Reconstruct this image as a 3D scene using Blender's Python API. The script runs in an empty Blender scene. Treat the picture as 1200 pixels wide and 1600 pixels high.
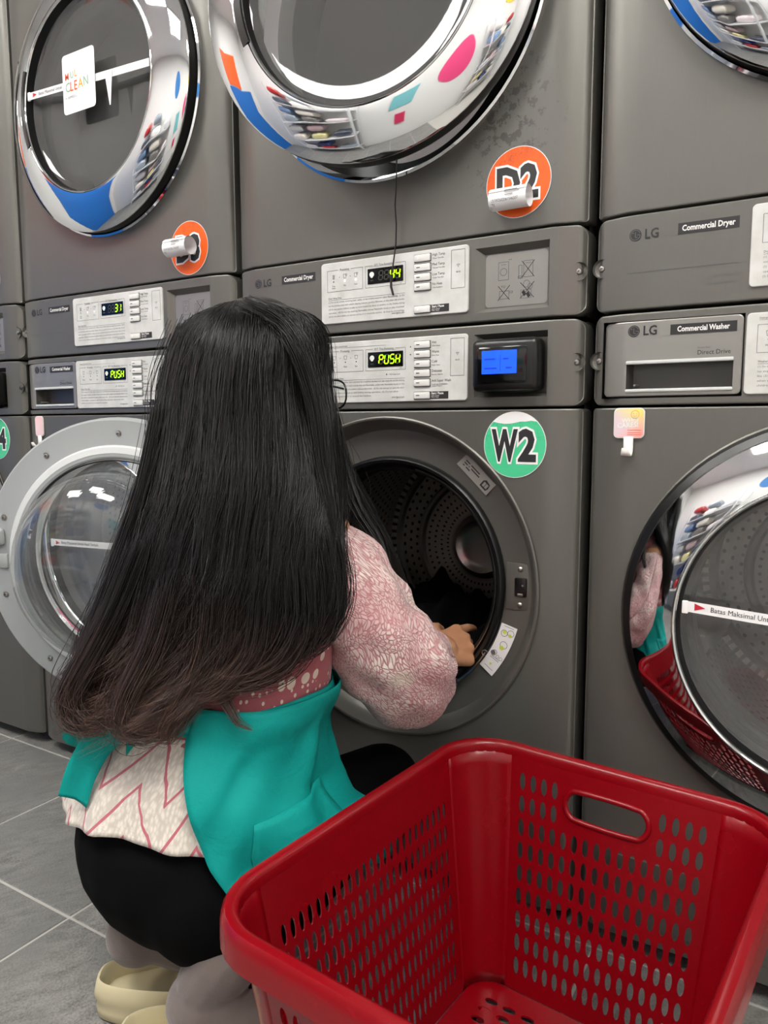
import bpy, bmesh, math, random
import numpy as np
from mathutils import Vector, Matrix
random.seed(7); np.random.seed(7)
S = bpy.context.scene
COL = S.collection
pi = math.pi
R = math.radians

# ---------------------------------------------------------------- camera
cam_d = bpy.data.cameras.new('camera'); cam = bpy.data.objects.new('camera', cam_d); COL.objects.link(cam)
cam_d.sensor_fit = 'VERTICAL'; cam_d.sensor_height = 36.0; cam_d.sensor_width = 27.0
cam_d.lens = 1180 * 36 / 1600.0
cam_d.clip_start = 0.02
_y, _p, _r = R(31.6), R(6.52), R(-0.1)
_fw = Vector((-math.sin(_y) * math.cos(_p), math.cos(_y) * math.cos(_p), -math.sin(_p)))
_rt = Vector((math.cos(_y), math.sin(_y), 0)); _up = _rt.cross(_fw)
_r2 = _rt * math.cos(_r) + _up * math.sin(_r); _u2 = -_rt * math.sin(_r) + _up * math.cos(_r)
_m = Matrix((_r2, _u2, -_fw)).transposed().to_4x4(); _m.translation = (0.343, -1.1335, 0.827)
cam.matrix_world = _m
S.camera = cam

# ---------------------------------------------------------------- world, exposure
w = bpy.data.worlds.new('world'); S.world = w; w.use_nodes = True
w.node_tree.nodes['Background'].inputs[0].default_value = (0.9, 0.95, 1.0, 1)
w.node_tree.nodes['Background'].inputs[1].default_value = 0.25
S.view_settings.view_transform = 'Standard'; S.view_settings.look = 'None'
S.view_settings.gamma = 1.0; S.view_settings.use_curve_mapping = False
S.view_settings.exposure = 0.0
PANEL_EMIT = 24.0

# ---------------------------------------------------------------- materials
def lin(c):
    return tuple(((v / 255) / 12.92 if v / 255 <= .04045 else ((v / 255 + .055) / 1.055) ** 2.4) for v in c)
def mat(name, col, rough=.5, metal=0., spec=.5, coat=0., trans=0., emit=None, es=0., alpha=1., ior=None):
    m = bpy.data.materials.new(name); m.use_nodes = True
    b = m.node_tree.nodes['Principled BSDF']
    b.inputs['Base Color'].default_value = (*lin(col), 1)
    b.inputs['Roughness'].default_value = rough; b.inputs['Metallic'].default_value = metal
    b.inputs['Specular IOR Level'].default_value = spec; b.inputs['Coat Weight'].default_value = coat
    b.inputs['Transmission Weight'].default_value = trans
    if ior: b.inputs['IOR'].default_value = ior
    if emit: b.inputs['Emission Color'].default_value = (*lin(emit), 1); b.inputs['Emission Strength'].default_value = es
    return m
class NT:
    """tiny helper to write node trees"""
    def __init__(s, m): s.t = m.node_tree; s.b = s.t.nodes['Principled BSDF']
    def n(s, typ, **k):
        x = s.t.nodes.new(typ)
        for a, v in k.items(): setattr(x, a, v)
        return x
    def l(s, a, b): s.t.links.new(a, b)
    def val(s, sock, v):
        if hasattr(v, 'is_output') or isinstance(v, bpy.types.NodeSocket): s.l(v, sock)
        else: sock.default_value = v
    def math(s, op, a, b=0., c=0., clamp=False):
        x = s.n('ShaderNodeMath', operation=op); x.use_clamp = clamp
        s.val(x.inputs[0], a); s.val(x.inputs[1], b); s.val(x.inputs[2], c)
        return x.outputs[0]
    def mix(s, f, a, b):
        x = s.n('ShaderNodeMix', data_type='RGBA'); s.val(x.inputs[0], f)
        s.val(x.inputs[6], a if not isinstance(a, tuple) else (*a, 1)[:4]); s.val(x.inputs[7], b if not isinstance(b, tuple) else (*b, 1)[:4])
        return x.outputs[2]
    def ramp(s, f, lo, hi):
        x = s.n('ShaderNodeMapRange'); s.val(x.inputs[0], f); x.inputs[1].default_value = lo; x.inputs[2].default_value = hi
        return x.outputs[0]
    def noise(s, vec, scale, detail=3., rough=.5, dist=0.):
        x = s.n('ShaderNodeTexNoise'); x.inputs['Scale'].default_value = scale; x.inputs['Detail'].default_value = detail
        x.inputs['Roughness'].default_value = rough; x.inputs['Distortion'].default_value = dist
        if vec is not None: s.l(vec, x.inputs['Vector'])
        return x.outputs['Fac']
    def coord(s, which='Object'): return s.n('ShaderNodeTexCoord').outputs[which]
    def mapping(s, vec, scale=(1, 1, 1), rot=(0, 0, 0), loc=(0, 0, 0)):
        x = s.n('ShaderNodeMapping'); s.l(vec, x.inputs[0]); x.inputs['Scale'].default_value = scale
        x.inputs['Rotation'].default_value = rot; x.inputs['Location'].default_value = loc
        return x.outputs[0]
    def bump(s, h, strength=.2, dist=.002):
        x = s.n('ShaderNodeBump'); x.inputs['Strength'].default_value = strength; x.inputs['Distance'].default_value = dist
        s.l(h, x.inputs['Height']); s.l(x.outputs[0], s.b.inputs['Normal'])
    def color(s, sock): s.l(sock, s.b.inputs['Base Color'])
    def rough(s, sock): s.l(sock, s.b.inputs['Roughness'])

M = {}
def paint(name, col, r0, r1, metal):
    m = mat(name, col, .35, metal); t = NT(m); v = t.coord()
    f = t.noise(v, 6., 4.); g = t.noise(t.mapping(v, (1, 1, .12)), 260., 2.)
    t.rough(t.math('ADD', t.math('MULTIPLY', f, r1 - r0), r0))
    t.color(t.mix(t.math('MULTIPLY', g, .35), lin(col), tuple(c * .82 for c in lin(col))))
    return m
M['paint'] = paint('grey_metallic_paint', (111, 110, 105), .30, .44, .5)
M['paint_soiled'] = paint('grey_metallic_paint_soiled', (111, 110, 105), .30, .44, .5)
def soil():
    t = NT(M['paint_soiled']); v = t.coord()
    base = t.b.inputs['Base Color'].links[0].from_socket
    d = t.n('ShaderNodeVectorMath', operation='DISTANCE'); t.l(t.mapping(v, (1, 0, .62)), d.inputs[0]); d.inputs[1].default_value = (.565, 0, .19)
    near = t.ramp(d.outputs['Value'], .12, .02)
    sp = t.math('GREATER_THAN', t.math('ADD', t.noise(v, 60., 6., .7), t.math('MULTIPLY', near, .14)), .66)
    t.color(t.mix(t.math('MULTIPLY', sp, t.math('MULTIPLY', near, .75, clamp=True)), base, (.07, .066, .06)))
soil()
M['cabinet'] = mat('dark_grey_cabinet', (70, 69, 67), .45, .5)
M['drawer'] = mat('silver_grey_plastic', (150, 148, 144), .33, .55)
M['pocket'] = mat('pocket_grey_plastic', (86, 84, 82), .3, .3)
M['chrome'] = mat('polished_chrome', (225, 226, 228), .035, 1.)
M['steel'] = mat('brushed_steel', (168, 166, 162), .28, 1.)
M['black'] = mat('black_plastic', (16, 16, 17), .3)
M['rubber'] = mat('black_rubber', (15, 16, 17), .34, 0, .4)
M['plate'] = mat('pale_grey_control_plate', (205, 206, 203), .42)
def plate():
    t = NT(M['plate']); v = t.coord(); f = t.noise(v, 30., 4.)
    t.color(t.mix(t.ramp(f, .35, .7), lin((198, 199, 195)), lin((214, 215, 213))))
plate()
M['button'] = mat('white_button', (222, 222, 219), .35)
M['ink'] = mat('dark_ink', (38, 38, 40), .5)
M['ink_grey'] = mat('grey_ink', (98, 98, 100), .5)
M['ink_white'] = mat('white_ink', (232, 232, 230), .5)
M['led'] = mat('lit_led', (150, 220, 10), .4, emit=(168, 255, 8), es=2.4)
M['led_off'] = mat('unlit_led', (58, 60, 56), .4)
M['lcd'] = mat('blue_lcd', (20, 70, 220), .3, emit=(14, 74, 255), es=1.3)
M['lcd_ink'] = mat('blue_lcd_text', (20, 50, 150), .3, emit=(10, 40, 190), es=.7)
M['screen'] = mat('black_gloss', (10, 10, 11), .12)
M['white'] = mat('white_plastic', (238, 237, 233), .35)
M['paper'] = mat('white_paper', (240, 240, 241), .6)
M['orange'] = mat('orange_vinyl', (238, 92, 14), .38)
M['green'] = mat('green_vinyl', (72, 196, 142), .38)
def sticker_dirt(m, c, d):
    t = NT(m); v = t.coord(); f = t.noise(v, 55., 6., .7); g = t.noise(v, 300., 3.)
    grad = t.n('ShaderNodeSeparateXYZ'); t.l(v, grad.inputs[0])
    h = t.ramp(grad.outputs[2], 0., .05)
    k = t.math('MULTIPLY', t.ramp(t.math('ADD', t.math('MULTIPLY', f, .6), t.math('MULTIPLY', g, .4)), .48, .66), t.math('ADD', t.math('MULTIPLY', h, .7), .12))
    t.color(t.mix(k, lin(c), lin(d)))
sticker_dirt(M['orange'], (240, 96, 16), (140, 60, 38)); sticker_dirt(M['green'], (74, 200, 146), (45, 120, 84))
M['silver_label'] = mat('silver_label', (158, 155, 150), .4, .3)
M['yellow_ink'] = mat('yellow_green_ink', (205, 215, 70), .5)
M['red_ink'] = mat('red_ink', (190, 30, 50), .5)
M['green_ink'] = mat('green_ink', (140, 180, 150), .5)
M['orange_ink'] = mat('orange_ink', (225, 90, 25), .5)
M['yellow'] = mat('amber_ink', (236, 170, 40), .5)
M['grey_plastic'] = mat('light_grey_plastic', (158, 162, 163), .35)
M['grey_light'] = mat('paler_grey_plastic', (204, 207, 207), .3)
def glass(name, tint, rough=.02, refl=.055, veil=0., graze=.8):
    m = bpy.data.materials.new(name); m.use_nodes = True; nt = m.node_tree; nt.nodes.clear()
    o = nt.nodes.new('ShaderNodeOutputMaterial'); mx = nt.nodes.new('ShaderNodeMixShader')
    tr = nt.nodes.new('ShaderNodeBsdfTransparent'); gl = nt.nodes.new('ShaderNodeBsdfGlossy'); fr = nt.nodes.new('ShaderNodeLayerWeight')
    tr.inputs[0].default_value = (*tint, 1); gl.inputs['Roughness'].default_value = rough; fr.inputs['Blend'].default_value = .5
    mp = nt.nodes.new('ShaderNodeMath'); mp.operation = 'POWER'; mp.inputs[1].default_value = 4.5; ma = nt.nodes.new('ShaderNodeMath'); ma.operation = 'MULTIPLY_ADD'; ma.inputs[1].default_value = graze; ma.inputs[2].default_value = refl
    nt.links.new(fr.outputs['Facing'], mp.inputs[0]); nt.links.new(mp.outputs[0], ma.inputs[0]); nt.links.new(ma.outputs[0], mx.inputs[0]); nt.links.new(tr.outputs[0], mx.inputs[1]); nt.links.new(gl.outputs[0], mx.inputs[2]); nt.links.new(mx.outputs[0], o.inputs[0])
    if veil:                                            # grey haze mixed in, painting the room's pale reflection on the glass
        df = nt.nodes.new('ShaderNodeBsdfDiffuse'); df.inputs[0].default_value = (.6, .6, .6, 1); m2 = nt.nodes.new('ShaderNodeMixShader'); m2.inputs[0].default_value = veil
        nt.links.new(mx.outputs[0], m2.inputs[1]); nt.links.new(df.outputs[0], m2.inputs[2]); nt.links.new(m2.outputs[0], o.inputs[0])
    return m
M['glass_dark'] = glass('smoked_door_glass', (.55, .55, .54), .02, .07, .10, .35)
M['glass'] = glass('clear_door_glass', (.95, .965, .965), .02, .07, .05)
def drum_mat():
    m = mat('perforated_drum_steel', (190, 188, 184), .38, 1.); t = NT(m)
    uv = t.n('ShaderNodeUVMap').outputs[0]
    sx = t.n('ShaderNodeSeparateXYZ'); t.l(uv, sx.inputs[0])
    u = sx.outputs[0]; v = sx.outputs[1]
    row = t.math('FLOOR', v); off = t.math('MULTIPLY', t.math('MODULO', row, 2.), .5)
    fu = t.math('SUBTRACT', t.math('FRACT', t.math('ADD', u, off)), .5); fv = t.math('SUBTRACT', t.math('FRACT', v), .5)
    d = t.math('SQRT', t.math('ADD', t.math('MULTIPLY', fu, fu), t.math('MULTIPLY', fv, fv)))
    hole = t.math('LESS_THAN', d, .2)
    t.color(t.mix(hole, lin((190, 188, 184)), (.004, .004, .004)))
    t.l(t.math('SUBTRACT', 1., hole), t.b.inputs['Metallic'])
    t.bump(t.math('GREATER_THAN', d, .24), .4, .001)
    return m
M['drum'] = drum_mat()
M['lifter'] = mat('dark_steel_lifter', (110, 109, 107), .25, 1.)

# ---------------------------------------------------------------- mesh helpers
class MB:
    """collects geometry (with several materials) that becomes ONE mesh object"""
    def __init__(s): s.v = []; s.f = []; s.mi = []; s.mats = []; s.uv = None
    def mid(s, m):
        m = M[m] if isinstance(m, str) else m
        if m not in s.mats: s.mats.append(m)
        return s.mats.index(m)
    def add(s, v, f, m, xf=None):
        o = len(s.v); i = s.mid(m)
        s.v += [tuple(xf @ Vector(p)) if xf else tuple(p) for p in v]
        s.f += [tuple(o + k for k in q) for q in f]; s.mi += [i] * len(f)
        return s
    def box(s, x0, x1, y0, y1, z0, z1, m, xf=None):
        v = [(x, y, z) for x in (x0, x1) for y in (y0, y1) for z in (z0, z1)]
        f = [(0, 1, 3, 2), (4, 6, 7, 5), (0, 4, 5, 1), (2, 3, 7, 6), (0, 2, 6, 4), (1, 5, 7, 3)]
        return s.add(v, f, m, xf)
    def rbox(s, x0, x1, y0, y1, z0, z1, r, m, xf=None, seg=2):
        bm = bmesh.new(); bmesh.ops.create_cube(bm, size=1)
        for q in bm.verts: q.co = Vector(((x0 + x1) / 2 + q.co.x * (x1 - x0), (y0 + y1) / 2 + q.co.y * (y1 - y0), (z0 + z1) / 2 + q.co.z * (z1 - z0)))
        bmesh.ops.bevel(bm, geom=bm.edges[:], offset=r, segments=seg, affect='EDGES', profile=.5)
        bm.verts.index_update()
        v = [q.co.copy() for q in bm.verts]; f = [[q.index for q in p.verts] for p in bm.faces]; bm.free()
        return s.add(v, f, m, xf)
    def lathe(s, prof, m, n=64, c=(0, 0, 0), a0=0., a1=2 * pi, closed=False, xf=None):
        """prof: list of (radius, y); axis along Y through c"""
        full = abs(a1 - a0 - 2 * pi) < 1e-6; k = n if full else n + 1; P = len(prof)
        v = []
        for i in range(k):
            a = a0 + (a1 - a0) * i / n
            for r, y in prof: v.append((c[0] + r * math.cos(a), c[1] + y, c[2] + r * math.sin(a)))
        f = []
        for i in range(n):
            j = (i + 1) % k
            for q in range(P if closed else P - 1):
                q2 = (q + 1) % P
                f.append((i * P + q, i * P + q2, j * P + q2, j * P + q))
        return s.add(v, f, m, xf)
    def tube(s, pts, r, m, n=8, cap=True, xf=None):
        pts = [Vector(p) for p in pts]; v = []; f = []; K = len(pts)
        up = None
        for i, p in enumerate(pts):
            d = (pts[min(i + 1, K - 1)] - pts[max(i - 1, 0)]).normalized()
            if up is None: up = d.orthogonal().normalized()
            up = (up - d * up.dot(d)).normalized(); sd = d.cross(up)
            rr = r[i] if isinstance(r, (list, tuple)) else r
            v += [p + (up * math.cos(2 * pi * q / n) + sd * math.sin(2 * pi * q / n)) * rr for q in range(n)]
        for i in range(K - 1):
            for q in range(n): f.append((i * n + q, i * n + (q + 1) % n, (i + 1) * n + (q + 1) % n, (i + 1) * n + q))
        if cap: f.append(tuple(range(n))[::-1]); f.append(tuple(range((K - 1) * n, K * n)))
        return s.add(v, f, m, xf)
    def poly(s, pts, m, th=.0006, xf=None):
        """flat polygon of (x,z) points, facing -Y, thickness th behind y=0"""
        n = len(pts); v = [(x, 0, z) for x, z in pts] + [(x, th, z) for x, z in pts]
        ar = sum(pts[i][0] * pts[(i + 1) % n][1] - pts[(i + 1) % n][0] * pts[i][1] for i in range(n))
        o = list(range(n)) if ar > 0 else list(range(n))[::-1]
        f = [tuple(o)] + [(o[i], o[i] + n, o[(i + 1) % n] + n, o[(i + 1) % n]) for i in range(n)]
        return s.add(v, f, m, xf)
    def text(s, body, x, z, h, m, y=0., bold=0., sx=1., align='LEFT', ang=0., xf=None, ls=1.):
        v, f = text_mesh(body, bold / max(h, 1e-6), align, ls)
        ca, sa = math.cos(ang), math.sin(ang)
        k = h / .69                                   # cap height
        vv = []
        for px, py in v:
            a, b = px * k * sx, py * k
            vv.append((x + a * ca - b * sa, y, z + a * sa + b * ca))
        return s.add(vv, f, m, xf)
    def build(s, name, parent=None, ang=35, loc=None, smooth=True):
        me = bpy.data.meshes.new(name); me.from_pydata(s.v, [], s.f)
        for m in s.mats: me.materials.append(m)
        me.polygons.foreach_set('material_index', s.mi)
        if s.uv is not None:
            ul = me.uv_layers.new(name='UVMap'); li = np.zeros(len(me.loops), dtype=np.int32); me.loops.foreach_get('vertex_index', li)
            ul.data.foreach_set('uv', np.asarray(s.uv, dtype=np.float32)[li].ravel())
        me.update()
        if smooth:
            me.shade_smooth(); me.set_sharp_from_angle(angle=R(ang))
        ob = bpy.data.objects.new(name, me); COL.objects.link(ob); ob.parent = parent
        if loc: ob.location = loc
        return ob
_tc = {}
def text_mesh(body, bold, align, ls):
    key = (body, round(bold, 3), align, ls)
    if key in _tc: return _tc[key]
    cu = bpy.data.curves.new('t', 'FONT'); cu.body = body; cu.size = 1.0; cu.resolution_u = 2; cu.offset = bold; cu.align_x = align; cu.space_line = ls
    ob = bpy.data.objects.new('t', cu); me = bpy.data.meshes.new_from_object(ob)
    v = [(q.co.x, q.co.y) for q in me.vertices]; f = [tuple(p.vertices) for p in me.polygons]
    bpy.data.objects.remove(ob); bpy.data.curves.remove(cu); bpy.data.meshes.remove(me)
    _tc[key] = (v, f); return v, f
def rrect(x0, x1, z0, z1, r, n=4):
    p = []
    for cx, cz, a in ((x1 - r, z0 + r, -90), (x1 - r, z1 - r, 0), (x0 + r, z1 - r, 90), (x0 + r, z0 + r, 180)):
        for i in range(n + 1):
            t = R(a + 90 * i / n); p.append((cx + r * math.cos(t), cz + r * math.sin(t)))
    return p
def ring2(mb, cx, cz, r, wd, m, y=0., n=24, a0=0., a1=2 * pi):
    v = []; f = []
    for i in range(n + 1):
        t = a0 + (a1 - a0) * i / n
        v += [(cx + (r - wd / 2) * math.cos(t), y, cz + (r - wd / 2) * math.sin(t)), (cx + (r + wd / 2) * math.cos(t), y, cz + (r + wd / 2) * math.sin(t))]
    for i in range(n): f.append((2 * i, 2 * i + 1, 2 * i + 3, 2 * i + 2))
    mb.add(v, f, m)
def line2(mb, x0, z0, x1, z1, wd, m, y=0.):
    d = Vector((x1 - x0, z1 - z0)).normalized(); nx, nz = -d.y * wd / 2, d.x * wd / 2
    mb.add([(x0 - nx, y, z0 - nz), (x1 - nx, y, z1 - nz), (x1 + nx, y, z1 + nz), (x0 + nx, y, z0 + nz)], [(0, 1, 2, 3)], m)
def frame2(mb, x0, x1, z0, z1, wd, m, y=0.):
    for a in ((x0, z0, x1, z0), (x1, z0, x1, z1), (x1, z1, x0, z1), (x0, z1, x0, z0)): line2(mb, *a, wd, m, y)
def disc2(mb, cx, cz, r, m, y=0., n=16):
    mb.add([(cx + r * math.cos(2 * pi * i / n), y, cz + r * math.sin(2 * pi * i / n)) for i in range(n)], [tuple(range(n))], m)

def tag(o, label=None, cat=None, group=None, kind=None):
    if label: o['label'] = label
    if cat: o['category'] = cat
    if group: o['group'] = group
    if kind: o['kind'] = kind
    return o
def empty(name, loc=(0, 0, 0), rz=0.):
    o = bpy.data.objects.new(name, None); COL.objects.link(o); o.location = loc; o.rotation_euler = (0, 0, rz); o.empty_display_size = .05
    return o
def copy_tree(o, parent=None, skip=()):
    c = o.copy(); COL.objects.link(c); c.parent = parent
    for ch in list(o.children):
        if ch.name.split('.')[0] in skip: continue
        copy_tree(ch, c)
    return c

# ---------------------------------------------------------------- the room
def wall_mat(name, col):
    m = mat(name, col, .6); t = NT(m); v = t.coord(); t.bump(t.noise(v, 180., 3.), .08, .002)
    t.color(t.mix(t.noise(v, 1.2, 3.), lin(col), tuple(c * .94 for c in lin(col)))); return m
M['wall'] = wall_mat('white_wall_paint', (232, 232, 230)); M['ceil'] = wall_mat('white_ceiling_paint', (236, 236, 234))
RX0, RX1, RY0, RY1, RZ = -3.0, 2.6, -2.6, .95, 2.75
def structure(name, box, m):
    mb = MB(); mb.box(*box, m); o = mb.build(name, smooth=False); o['kind'] = 'structure'; return o
structure('wall_back', (RX0, RX1, RY1, RY1 + .1, 0, RZ), 'wall')
structure('wall_rear', (RX0, RX1, RY0 - .1, RY0, 0, RZ), 'wall')
structure('wall_left', (RX0 - .1, RX0, RY0 - .1, RY1 + .1, 0, RZ), 'wall')
structure('wall_right', (RX1, RX1 + .1, RY0 - .1, RY1 + .1, 0, RZ), 'wall')
structure('ceiling', (RX0 - .1, RX1 + .1, RY0 - .1, RY1 + .1, RZ, RZ + .1), 'ceil')
M['grout'] = mat('pale_grout', (182, 180, 174), .85)
floor = structure('floor', (RX0 - .1, RX1 + .1, RY0 - .1, RY1 + .1, -.08, -.0015), 'grout')
def tile_mat():
    m = mat('slate_grey_tile', (92, 93, 95), .42); t = NT(m); v = t.n('ShaderNodeNewGeometry').outputs['Position']
    oi = t.n('ShaderNodeObjectInfo').outputs['Random']
    vm = t.mapping(v, (1, 1, 1), (0, 0, .5))
    a = t.noise(vm, 260., 5., .65); b = t.noise(t.mapping(vm, (1, .35, 1)), 60., 5., .6, .6); c = t.noise(v, 7., 4.)
    k = t.math('ADD', t.math('MULTIPLY', a, .55), t.math('MULTIPLY', b, .45))
    col = t.mix(t.ramp(k, .36, .66), lin((84, 84, 82)), lin((172, 171, 166)))
    col = t.mix(t.ramp(c, .35, .75), col, lin((122, 122, 119)))
    t.color(t.mix(t.math('MULTIPLY', oi, .3), col, lin((98, 99, 101))))
    t.rough(t.math('ADD', t.math('MULTIPLY', k, .3), .22)); t.bump(k, .8, .002); return m
M['tile'] = tile_mat()
TS = .39; g = .0022
def tile_mesh():
    h = TS / 2 - g
    mb = MB(); mb.rbox(-h, h, -h, h, -.012, 0, .0016, 'tile', seg=1); o = mb.build('floor_tile', floor); return o
t0 = tile_mesh(); first = True
for i in range(-5, 4):
    for j in range(-8, 1):
        cx, cy = -1.128 + TS * (i + .5), -.006 + TS * (j + .5)
        o = t0 if first else t0.copy()
        if not first: COL.objects.link(o); o.parent = floor
        o.location = (cx, cy, random.uniform(-.0004, .0004)); first = False

# ceiling lights
M['diffuser'] = mat('lit_diffuser', (255, 255, 255), .5, emit=(255, 252, 246), es=PANEL_EMIT)
def ceiling_light(x, y, lab, sx=.62, sy=.62):
    t = empty('ceiling_light', (x, y, RZ)); tag(t, lab, 'ceiling light', 'ceiling light panels')
    a = MB()
    for b in ((-sx / 2, sx / 2, -sy / 2, -sy / 2 + .02), (-sx / 2, sx / 2, sy / 2 - .02, sy / 2), (-sx / 2, -sx / 2 + .02, -sy / 2 + .02, sy / 2 - .02), (sx / 2 - .02, sx / 2, -sy / 2 + .02, sy / 2 - .02)):
        a.box(*b, -.03, 0, 'white')
    a.build('frame', t)
    b = MB(); b.box(-sx / 2 + .02, sx / 2 - .02, -sy / 2 + .02, sy / 2 - .02, -.022, -.004, 'diffuser'); b.build('diffuser', t)
ceiling_light(-1.30, -1.05, 'small square ceiling panel light nearest the dryers, left of the squatting person', .48, .48)
ceiling_light(.80, -1.05, 'small square ceiling panel light nearest the dryers, to the right of the red basket', .48, .48)
ceiling_light(-2.1, -1.58, 'large square ceiling panel light near the rear wall, leftmost of four')
ceiling_light(-.75, -1.58, 'large square ceiling panel light near the rear wall, second from the left')
ceiling_light(.60, -1.58, 'large square ceiling panel light near the rear wall, second from the right')
ceiling_light(1.9, -1.58, 'large square ceiling panel light near the rear wall, rightmost of four')
# ---------------------------------------------------------------- machines
PW = .70            # spacing of the machines in the row
def prof(x):
    """how far the metal front falls back towards its left and right edges"""
    d = min(x - .007, .693 - x); y = 0.
    if d < .046: y = .013 * (1 - d / .046)
    if d < .012: y += .012 * (1 - max(d, 0) / .012) ** 2
    return y
def sheet(mb, x0, x1, z0, z1, r, m, holes=(), y=0., c=.0022, depth=.03, bend=True, back=False):
    """bent metal front with rounded corners, chamfered rim and openings"""
    P = prof if bend else (lambda q: 0.)
    xs = {x0 + c, x1 - c}
    ri = max(r - c, .0005)
    for i in range(6):
        a = pi / 2 * i / 5
        xs.add(x0 + c + ri * (1 - math.cos(a))); xs.add(x1 - c - ri * (1 - math.cos(a)))
    for q in (.007, .010, .013, .019, .036, .053, .10, .20, .30, .40, .50, .60, .647, .664, .681, .687, .690, .693):
        if x0 + c < q < x1 - c: xs.add(q)
    for h in holes:
        if h[0] == 'rect': xs.add(h[1]); xs.add(h[2])
        else:
            for i in range(41): xs.add(h[1] - h[3] * math.cos(pi * i / 40))
    xs = sorted(xs); X = [xs[0]]
    for q in xs[1:]:
        if q - X[-1] > 2e-5: X.append(q)
    def ext(q):
        d = min(q - (x0 + c), (x1 - c) - q); e = 0.
        if d < ri: e = ri - math.sqrt(max(ri * ri - (ri - d) ** 2, 0))
        return z0 + c + e, z1 - c - e
    v = []; f = []
    for a, b in zip(X[:-1], X[1:]):
        mid = (a + b) / 2
        la, lb = [ext(a)], [ext(b)]
        for h in holes:
            if h[0] == 'rect' and h[1] < mid < h[2]:
                la = sum([[(p, min(q, h[3])), (max(p, h[4]), q)] if q > h[3] and p < h[4] else [(p, q)] for p, q in la], [])
                lb = sum([[(p, min(q, h[3])), (max(p, h[4]), q)] if q > h[3] and p < h[4] else [(p, q)] for p, q in lb], [])
            if h[0] == 'circ' and abs(mid - h[1]) < h[3]:
                def cut(l, s):
                    k = math.sqrt(max(h[3] ** 2 - (s - h[1]) ** 2, 0))
                    return sum([[(p, h[2] - k), (h[2] + k, q)] for p, q in l], [])
                la, lb = cut(la, a), cut(lb, b)
        for (p, q), (s, t) in zip(la, lb):
            if q - p < 1e-7 and t - s < 1e-7: continue
            o = len(v); v += [(a, y + P(a), p), (b, y + P(b), s), (b, y + P(b), t), (a, y + P(a), q)]; f.append((o, o + 1, o + 2, o + 3))
    # weld
    key = {}; rm = []; nv = []
    for p in v:
        k = (round(p[0], 6), round(p[2], 6))
        if k not in key: key[k] = len(nv); nv.append(p)
        rm.append(key[k])
    f2 = []
    for q in f:
        u = []
        for k in q:
            if rm[k] not in u: u.append(rm[k])
        if len(u) > 2: f2.append(tuple(u))
    mb.add(nv, f2, m)
    ou, inn = rrect(x0, x1, z0, z1, r, 5), rrect(x0 + c, x1 - c, z0 + c, z1 - c, ri, 5)
    def dense(l):
        o = []
        for i in range(len(l)):
            a, b = l[i], l[(i + 1) % len(l)]; n = max(1, int(math.hypot(b[0] - a[0], b[1] - a[1]) / .012))
            n = n if len(l) else 1
            o += [(a[0] + (b[0] - a[0]) * k / n, a[1] + (b[1] - a[1]) * k / n) for k in range(n)]
        return o
    # same subdivision for both loops
    oo, ii = [], []
    for i in range(len(ou)):
        a, b = ou[i], ou[(i + 1) % len(ou)]; a2, b2 = inn[i], inn[(i + 1) % len(inn)]
        n = max(1, int(math.hypot(b[0] - a[0], b[1] - a[1]) / .012))
        for k in range(n):
            oo.append((a[0] + (b[0] - a[0]) * k / n, a[1] + (b[1] - a[1]) * k / n)); ii.append((a2[0] + (b2[0] - a2[0]) * k / n, a2[1] + (b2[1] - a2[1]) * k / n))
    n = len(oo)
    v = [(p[0], y + P(p[0]), p[1]) for p in ii] + [(p[0], y + P(p[0]) + c * .3, (p[1] + q[1]) / 2) if False else (p[0] * .3 + q[0] * .7, y + P(p[0]) + c * .3, p[1] * .3 + q[1] * .7) for p, q in zip(ii, oo)] \
        + [(p[0], y + P(p[0]) + c, p[1]) for p in oo] + [(p[0], y + P(p[0]) + depth, p[1]) for p in oo]
    f = [(k * n + i, (k + 1) * n + i, (k + 1) * n + (i + 1) % n, k * n + (i + 1) % n) for k in range(3) for i in range(n)]
    mb.add(v, f, m)
    if back: mb.add([(p[0], y + P(p[0]) + depth, p[1]) for p in oo], [tuple(range(n))[::-1]], m)
def pocket(mb, x0, x1, z0, z1, dy, inset, m, m2=None, y=0.):
    """recess with sloping sides behind a rectangular opening"""
    a = [(x0, z0), (x1, z0), (x1, z1), (x0, z1)]; i = inset
    b = [(x0 + i[0], z0 + i[2]), (x1 - i[1], z0 + i[2]), (x1 - i[1], z1 - i[3]), (x0 + i[0], z1 - i[3])]
    v = [(p[0], y, p[1]) for p in a] + [(p[0], y + dy, p[1]) for p in b]
    mb.add(v, [(k, k + 4, (k + 1) % 4 + 4, (k + 1) % 4) for k in range(4)], m); mb.add(v, [(4, 5, 6, 7)], m2 or m)
SEG = {'0': 'abcdef', '1': 'bc', '2': 'abged', '3': 'abgcd', '4': 'fgbc', 'P': 'abfge', 'U': 'bcdef', 'S': 'afgcd', 'H': 'fbgec', '8': 'abcdefg', '6': 'acdefg', ' ': ''}
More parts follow.
